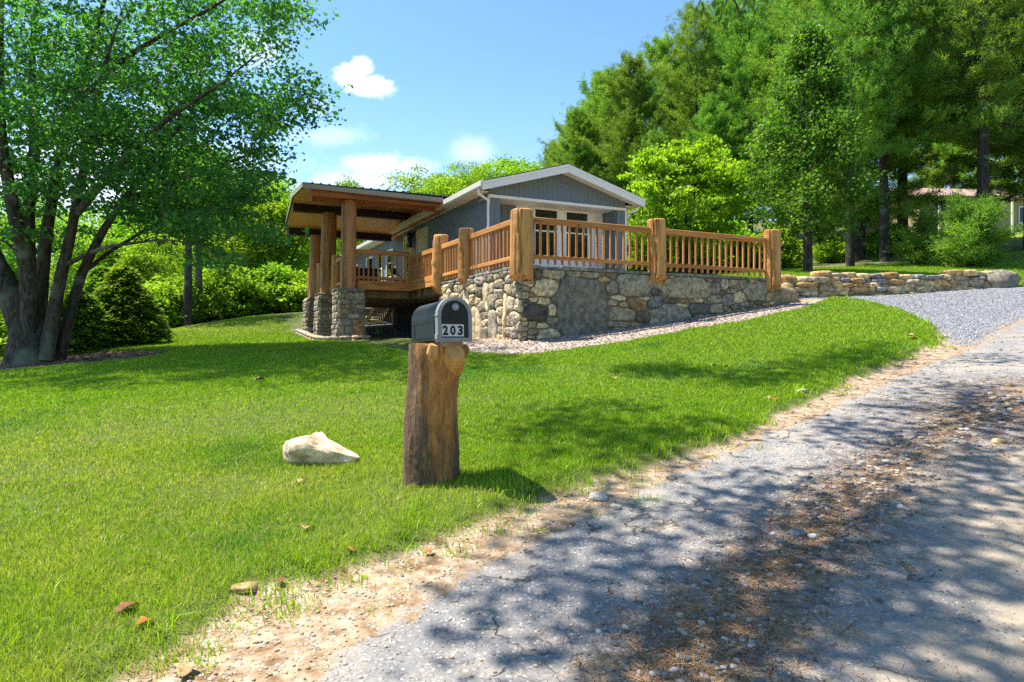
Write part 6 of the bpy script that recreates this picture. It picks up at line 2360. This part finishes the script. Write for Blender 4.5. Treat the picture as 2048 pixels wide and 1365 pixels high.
shrubs = [(0, 585, 35, 1.4, 'yellow green shrub nearest the stone piers'), (1, 545, 35, 1.5, 'second shrub out from the stone piers'), (0, 500, 34, 1.5, 'bright shrub in the middle of the far row'),
          (1, 455, 33, 1.5, 'mid green shrub right behind the grey trunk'), (0, 420, 34, 1.4, 'bright shrub beside the thin grey trunk'), (1, 345, 31, 1.4, 'green shrub beside the thin dark trunk'),
          (0, 310, 30, 1.3, 'bright shrub touching the dark fir'), (1, 20, 22, 1.0, 'shrub seen past the maple trunk at the frame edge'), (0, -30, 26, 1.4, 'bright shrub behind the maple\'s main trunk'),
          (1, 160, 26, 1.2, 'shrub seen between the maple trunk and the firs'), (0, 620, 40, 1.3, 'shrub seen between the stone piers'), (1, 660, 44, 1.5, 'far shrub under the porch floor line'),
          (1, 530, 40, 2.0, 'tall shrub behind the far row'), (0, 470, 40, 1.9, 'tall bright shrub behind the far row'), (0, 590, 42, 2.0, 'tall bright shrub behind the piers'),
          (1, 1545, 27, 1.0, 'low green shrub behind the deck\'s end post'), (1, 1470, 28, 1.2, 'green shrub seen through the second railing bay'), (1, 1400, 29, 1.3, 'green shrub seen through the balusters near the middle log post'),
          (0, 1270, 27, 1.2, 'bright shrub beside the house corner behind the balusters'), (1, 1780, 36, 1.0, 'dark shrub among the bare trunks'), (1, 1665, 35, .8, 'low shrub beside the first bare trunk')]
for (k, px_, Y, s, lb) in shrubs:
    x, y, z = at(px_, Y)
    o = sp_[k]
    rz = (px_ * .37) % 6.28
    if k in su:
        o = copy_thing(o, (x, y, z), rz, s)
    else:
        su.add(k)
        o.location, o.rotation_euler, o.scale = (x, y, z), (0, 0, rz), (s, s, s)
    o['label'] = lb
# ---- dense dark firs by the maple
def fir(seed, loc, h, w, label):
    R = rs(seed)
    root = empty('fir_tree', loc)
    tag(root, label, 'tree', 'dense firs beside the maple')
    sk = Skel()
    sk.stem([(0, 0, -.1), (0, 0, h)], [.07, .01], R=R)
    P, D = [], []
    for k in range(620):
        t = R.rand() ** 1.25
        zc = .08 + (h - .1) * t
        rr = w * (1 - t) ** .8 * R.uniform(.72, 1.06) * min(1, .7 + t * 3)
        a = R.uniform(0, 2 * PI)
        P.append((math.cos(a) * rr, math.sin(a) * rr, zc + .1 * rr))
        D.append((math.cos(a), math.sin(a), R.uniform(-.35, .15)))
        if k % 9 == 0:
            B = np.array([(0, 0, zc), (math.cos(a) * rr * .6, math.sin(a) * rr * .6, zc), P[-1]])
            sk.tubes.append((B, np.array([.02, .012, .004]), 4))
    P, D = np.array(P), np.array(D)
    link('trunk', sk.mesh('trunk'), M['pinebark'], root)
    n = len(P)
    per = 34
    idx = np.repeat(np.arange(n), per)
    m = len(idx)
    side = np.stack([-D[:, 1], D[:, 0], np.zeros(n)], -1)
    f, g = R.uniform(-1, 1, m), R.uniform(-1, 1, m)
    L = w * .20
    c = P[idx] + D[idx] * (f * L)[:, None] + side[idx] * (g * L * .6 * (1.1 - np.abs(f) * .5))[:, None]
    c[:, 2] -= (f ** 2 + g ** 2) * L * .28
    dirs = unit(D[idx] + side[idx] * g[:, None] * .8 + R.normal(0, .25, (m, 3)))
    sv = unit(np.cross(dirs, R.normal(0, .4, (m, 3)) + [0, 0, 1]))
    ln = .105 * R.uniform(.7, 1.3, m)
    wd = .035
    V = np.stack([c - sv * wd, c + sv * wd, c + dirs * ln[:, None]], 1).reshape(-1, 3)
    link('crown', mesh_np('crown', V, np.arange(m * 3).reshape(-1, 3), {'tint': np.repeat(np.clip(.5 * R.uniform(0, 1, n)[idx] + .5 * (f + 1) / 2, 0, 1), 3)}), M['needleB'], root)
    return root
x, y, z = at(247, 19.8)
fir(701, (x, y, z), 2.35, 1.25, 'dense dark green cone shaped fir beside the maple, the larger')
x, y, z = at(160, 18.6)
fir(711, (x, y, z), 1.7, 1.0, 'dark fir half hidden behind the maple\'s thin stems')
x, y, z = at(205, 21.5)
fir(721, (x, y, z), 2.5, 1.2, 'brighter fir between the dark ones, set back')
# ------------------------------------------------------------------ light, sky, camera
SUN_EL = math.radians(64)
SUN_H = Vector((-.954, .301, 0))
w = bpy.data.worlds.new('World')
SC.world = w
w.use_nodes = True
nt = w.node_tree
nt.nodes.clear()
def wn(typ, **kw):
    nd = nt.nodes.new(typ)
    for k, v in kw.items():
        setattr(nd, k, v)
    return nd
def wmath(op, a, b=None, clamp=False):
    m = wn('ShaderNodeMath', operation=op, use_clamp=clamp)
    for i, v in enumerate((a, b)):
        if isinstance(v, bpy.types.NodeSocket):
            nt.links.new(v, m.inputs[i])
        elif v is not None:
            m.inputs[i].default_value = v
    return m.outputs[0]
def wss(x, lo, hi, a=0.0, b=1.0):
    m = wn('ShaderNodeMapRange', interpolation_type='SMOOTHSTEP')
    nt.links.new(x, m.inputs['Value'])
    for k, v in zip(('From Min', 'From Max', 'To Min', 'To Max'), (lo, hi, a, b)):
        m.inputs[k].default_value = v
    return m.outputs[0]
def wmix(f, a, b, mode='MIX'):
    m = wn('ShaderNodeMix', data_type='RGBA', blend_type=mode)
    for s, v in ((m.inputs[0], f), (m.inputs[6], a), (m.inputs[7], b)):
        if isinstance(v, bpy.types.NodeSocket):
            nt.links.new(v, s)
        else:
            s.default_value = v if not hasattr(v, '__len__') else (*v, 1)
    return m.outputs[2]
sky = wn('ShaderNodeTexSky', sky_type='NISHITA')
sky.sun_disc = False
sky.sun_elevation = SUN_EL
sky.sun_rotation = math.atan2(SUN_H.x, SUN_H.y)
sky.altitude = 700
sky.air_density = 1.0
sky.dust_density = .6
sky.ozone_density = 1.0
tc = wn('ShaderNodeTexCoord')
sp = wn('ShaderNodeSeparateXYZ')
nt.links.new(tc.outputs['Generated'], sp.inputs[0])
yy = wmath('MAXIMUM', sp.outputs[1], .02)
tx, tz = wmath('DIVIDE', sp.outputs[0], yy), wmath('DIVIDE', sp.outputs[2], yy)
front = wss(sp.outputs[1], .02, .2)
def wnoise(scale, detail=6, rough=.6, dist=0.0):
    n = wn('ShaderNodeTexNoise')
    nt.links.new(tc.outputs['Generated'], n.inputs['Vector'])
    n.inputs['Scale'].default_value = scale
    n.inputs['Detail'].default_value = detail
    n.inputs['Roughness'].default_value = rough
    n.inputs['Distortion'].default_value = dist
    return n.outputs['Fac']
nff = wnoise(150, 4, .6)
nz, nf, nw = wnoise(16), wnoise(48, 6, .65), wnoise(7, 7, .68, .8)
def cloud(cx, cz, rx, rz, soft, amp, gain=1.0, wisp=False):
    dx = wmath('DIVIDE', wmath('SUBTRACT', tx, cx), rx)
    dz = wmath('DIVIDE', wmath('SUBTRACT', tz, cz), rz)
    r = wmath('SQRT', wmath('ADD', wmath('MULTIPLY', dx, dx), wmath('MULTIPLY', dz, dz)))
    nn = wmath('ADD', wmath('MULTIPLY', wmath('SUBTRACT', nw if wisp else nz, .5), amp), wmath('ADD', wmath('MULTIPLY', wmath('SUBTRACT', nf, .5), amp * .75), wmath('MULTIPLY', wmath('SUBTRACT', nff, .5), amp * .4)))
    return wmath('MULTIPLY', wmath('MULTIPLY', wss(wmath('ADD', r, nn), 1 + soft, 1 - soft), front), gain)
masks = [cloud(-.236, .388, .023, .021, .42, 1.9), cloud(-.210, .373, .029, .0125, .5, 2.0), cloud(-.223, .402, .017, .015, .42, 1.7),
         cloud(-.198, .258, .046, .013, .7, 2.6, .7, True), cloud(-.222, .234, .062, .014, .7, 2.4, .6, True),
         cloud(-.29, .342, .02, .012, .7, 2.0, .25, True), cloud(-.27, .30, .05, .012, .7, 2.4, .3, True),
         cloud(-.375, .425, .035, .022, .7, 2.2, .45, True),
         cloud(-.058, .278, .026, .018, .8, 1.6, .4, True), cloud(-.135, .255, .02, .010, .7, 2.2, .35, True),  # first one is added: a glare glow painted as faint cloud
         cloud(-.68, .16, .30, .15, .5, 1.6, .8, True)]
cm = masks[0]
for m_ in masks[1:]:
    cm = wmath('MAXIMUM', cm, m_)
lum = wss(tz, .33, .40, .85, 1.0)
skyc = wmix(1.0, sky.outputs[0], (.53, .68, .80), 'MULTIPLY')
skyc = wmix(wmath('MULTIPLY', wss(tz, .42, .05), wmath('MULTIPLY', front, .25)), skyc, (2.8, 3.6, 4.4))
ccol = wmix(wmath('MULTIPLY', wmath('ADD', wss(nf, .6, .4), wss(tz, .398, .362)), .42, True), (5.2, 5.3, 5.45), (3.6, 4.0, 4.6))  # underside shading of the clouds painted in as grey low down
skyc = wmix(cm, skyc, ccol)
bg = wn('ShaderNodeBackground')
bg.inputs['Strength'].default_value = .145
nt.links.new(skyc, bg.inputs['Color'])
ow = wn('ShaderNodeOutputWorld')
nt.links.new(bg.outputs[0], ow.inputs['Surface'])

sd = bpy.data.lights.new('sun', 'SUN')
sd.energy = 4.8
sd.angle = math.radians(.53)
sd.color = (1.0, .925, .82)
so = bpy.data.objects.new('sun', sd)
COL.objects.link(so)
SV = SUN_H * math.cos(SUN_EL) + Vector((0, 0, math.sin(SUN_EL)))
so.rotation_euler = (-SV).to_track_quat('-Z', 'Y').to_euler()
so.location = SV * 60

cd = bpy.data.cameras.new('camera')
cd.lens = 24.0
cd.sensor_width = 36.0
cd.clip_start = .05
cd.clip_end = 3000
co = bpy.data.objects.new('camera', cd)
COL.objects.link(co)
co.location = (0, 0, 0)
co.rotation_euler = (PI / 2, 0, 0)
SC.camera = co
SC.view_settings.view_transform = 'Standard'
SC.view_settings.look = 'None'
SC.view_settings.gamma = 1
SC.view_settings.exposure = 1.34
SC.render.engine = 'CYCLES'
SC.cycles.max_bounces = 8
SC.cycles.transparent_max_bounces = 8
SC.cycles.sample_clamp_indirect = 6
SC.cycles.use_denoising = False
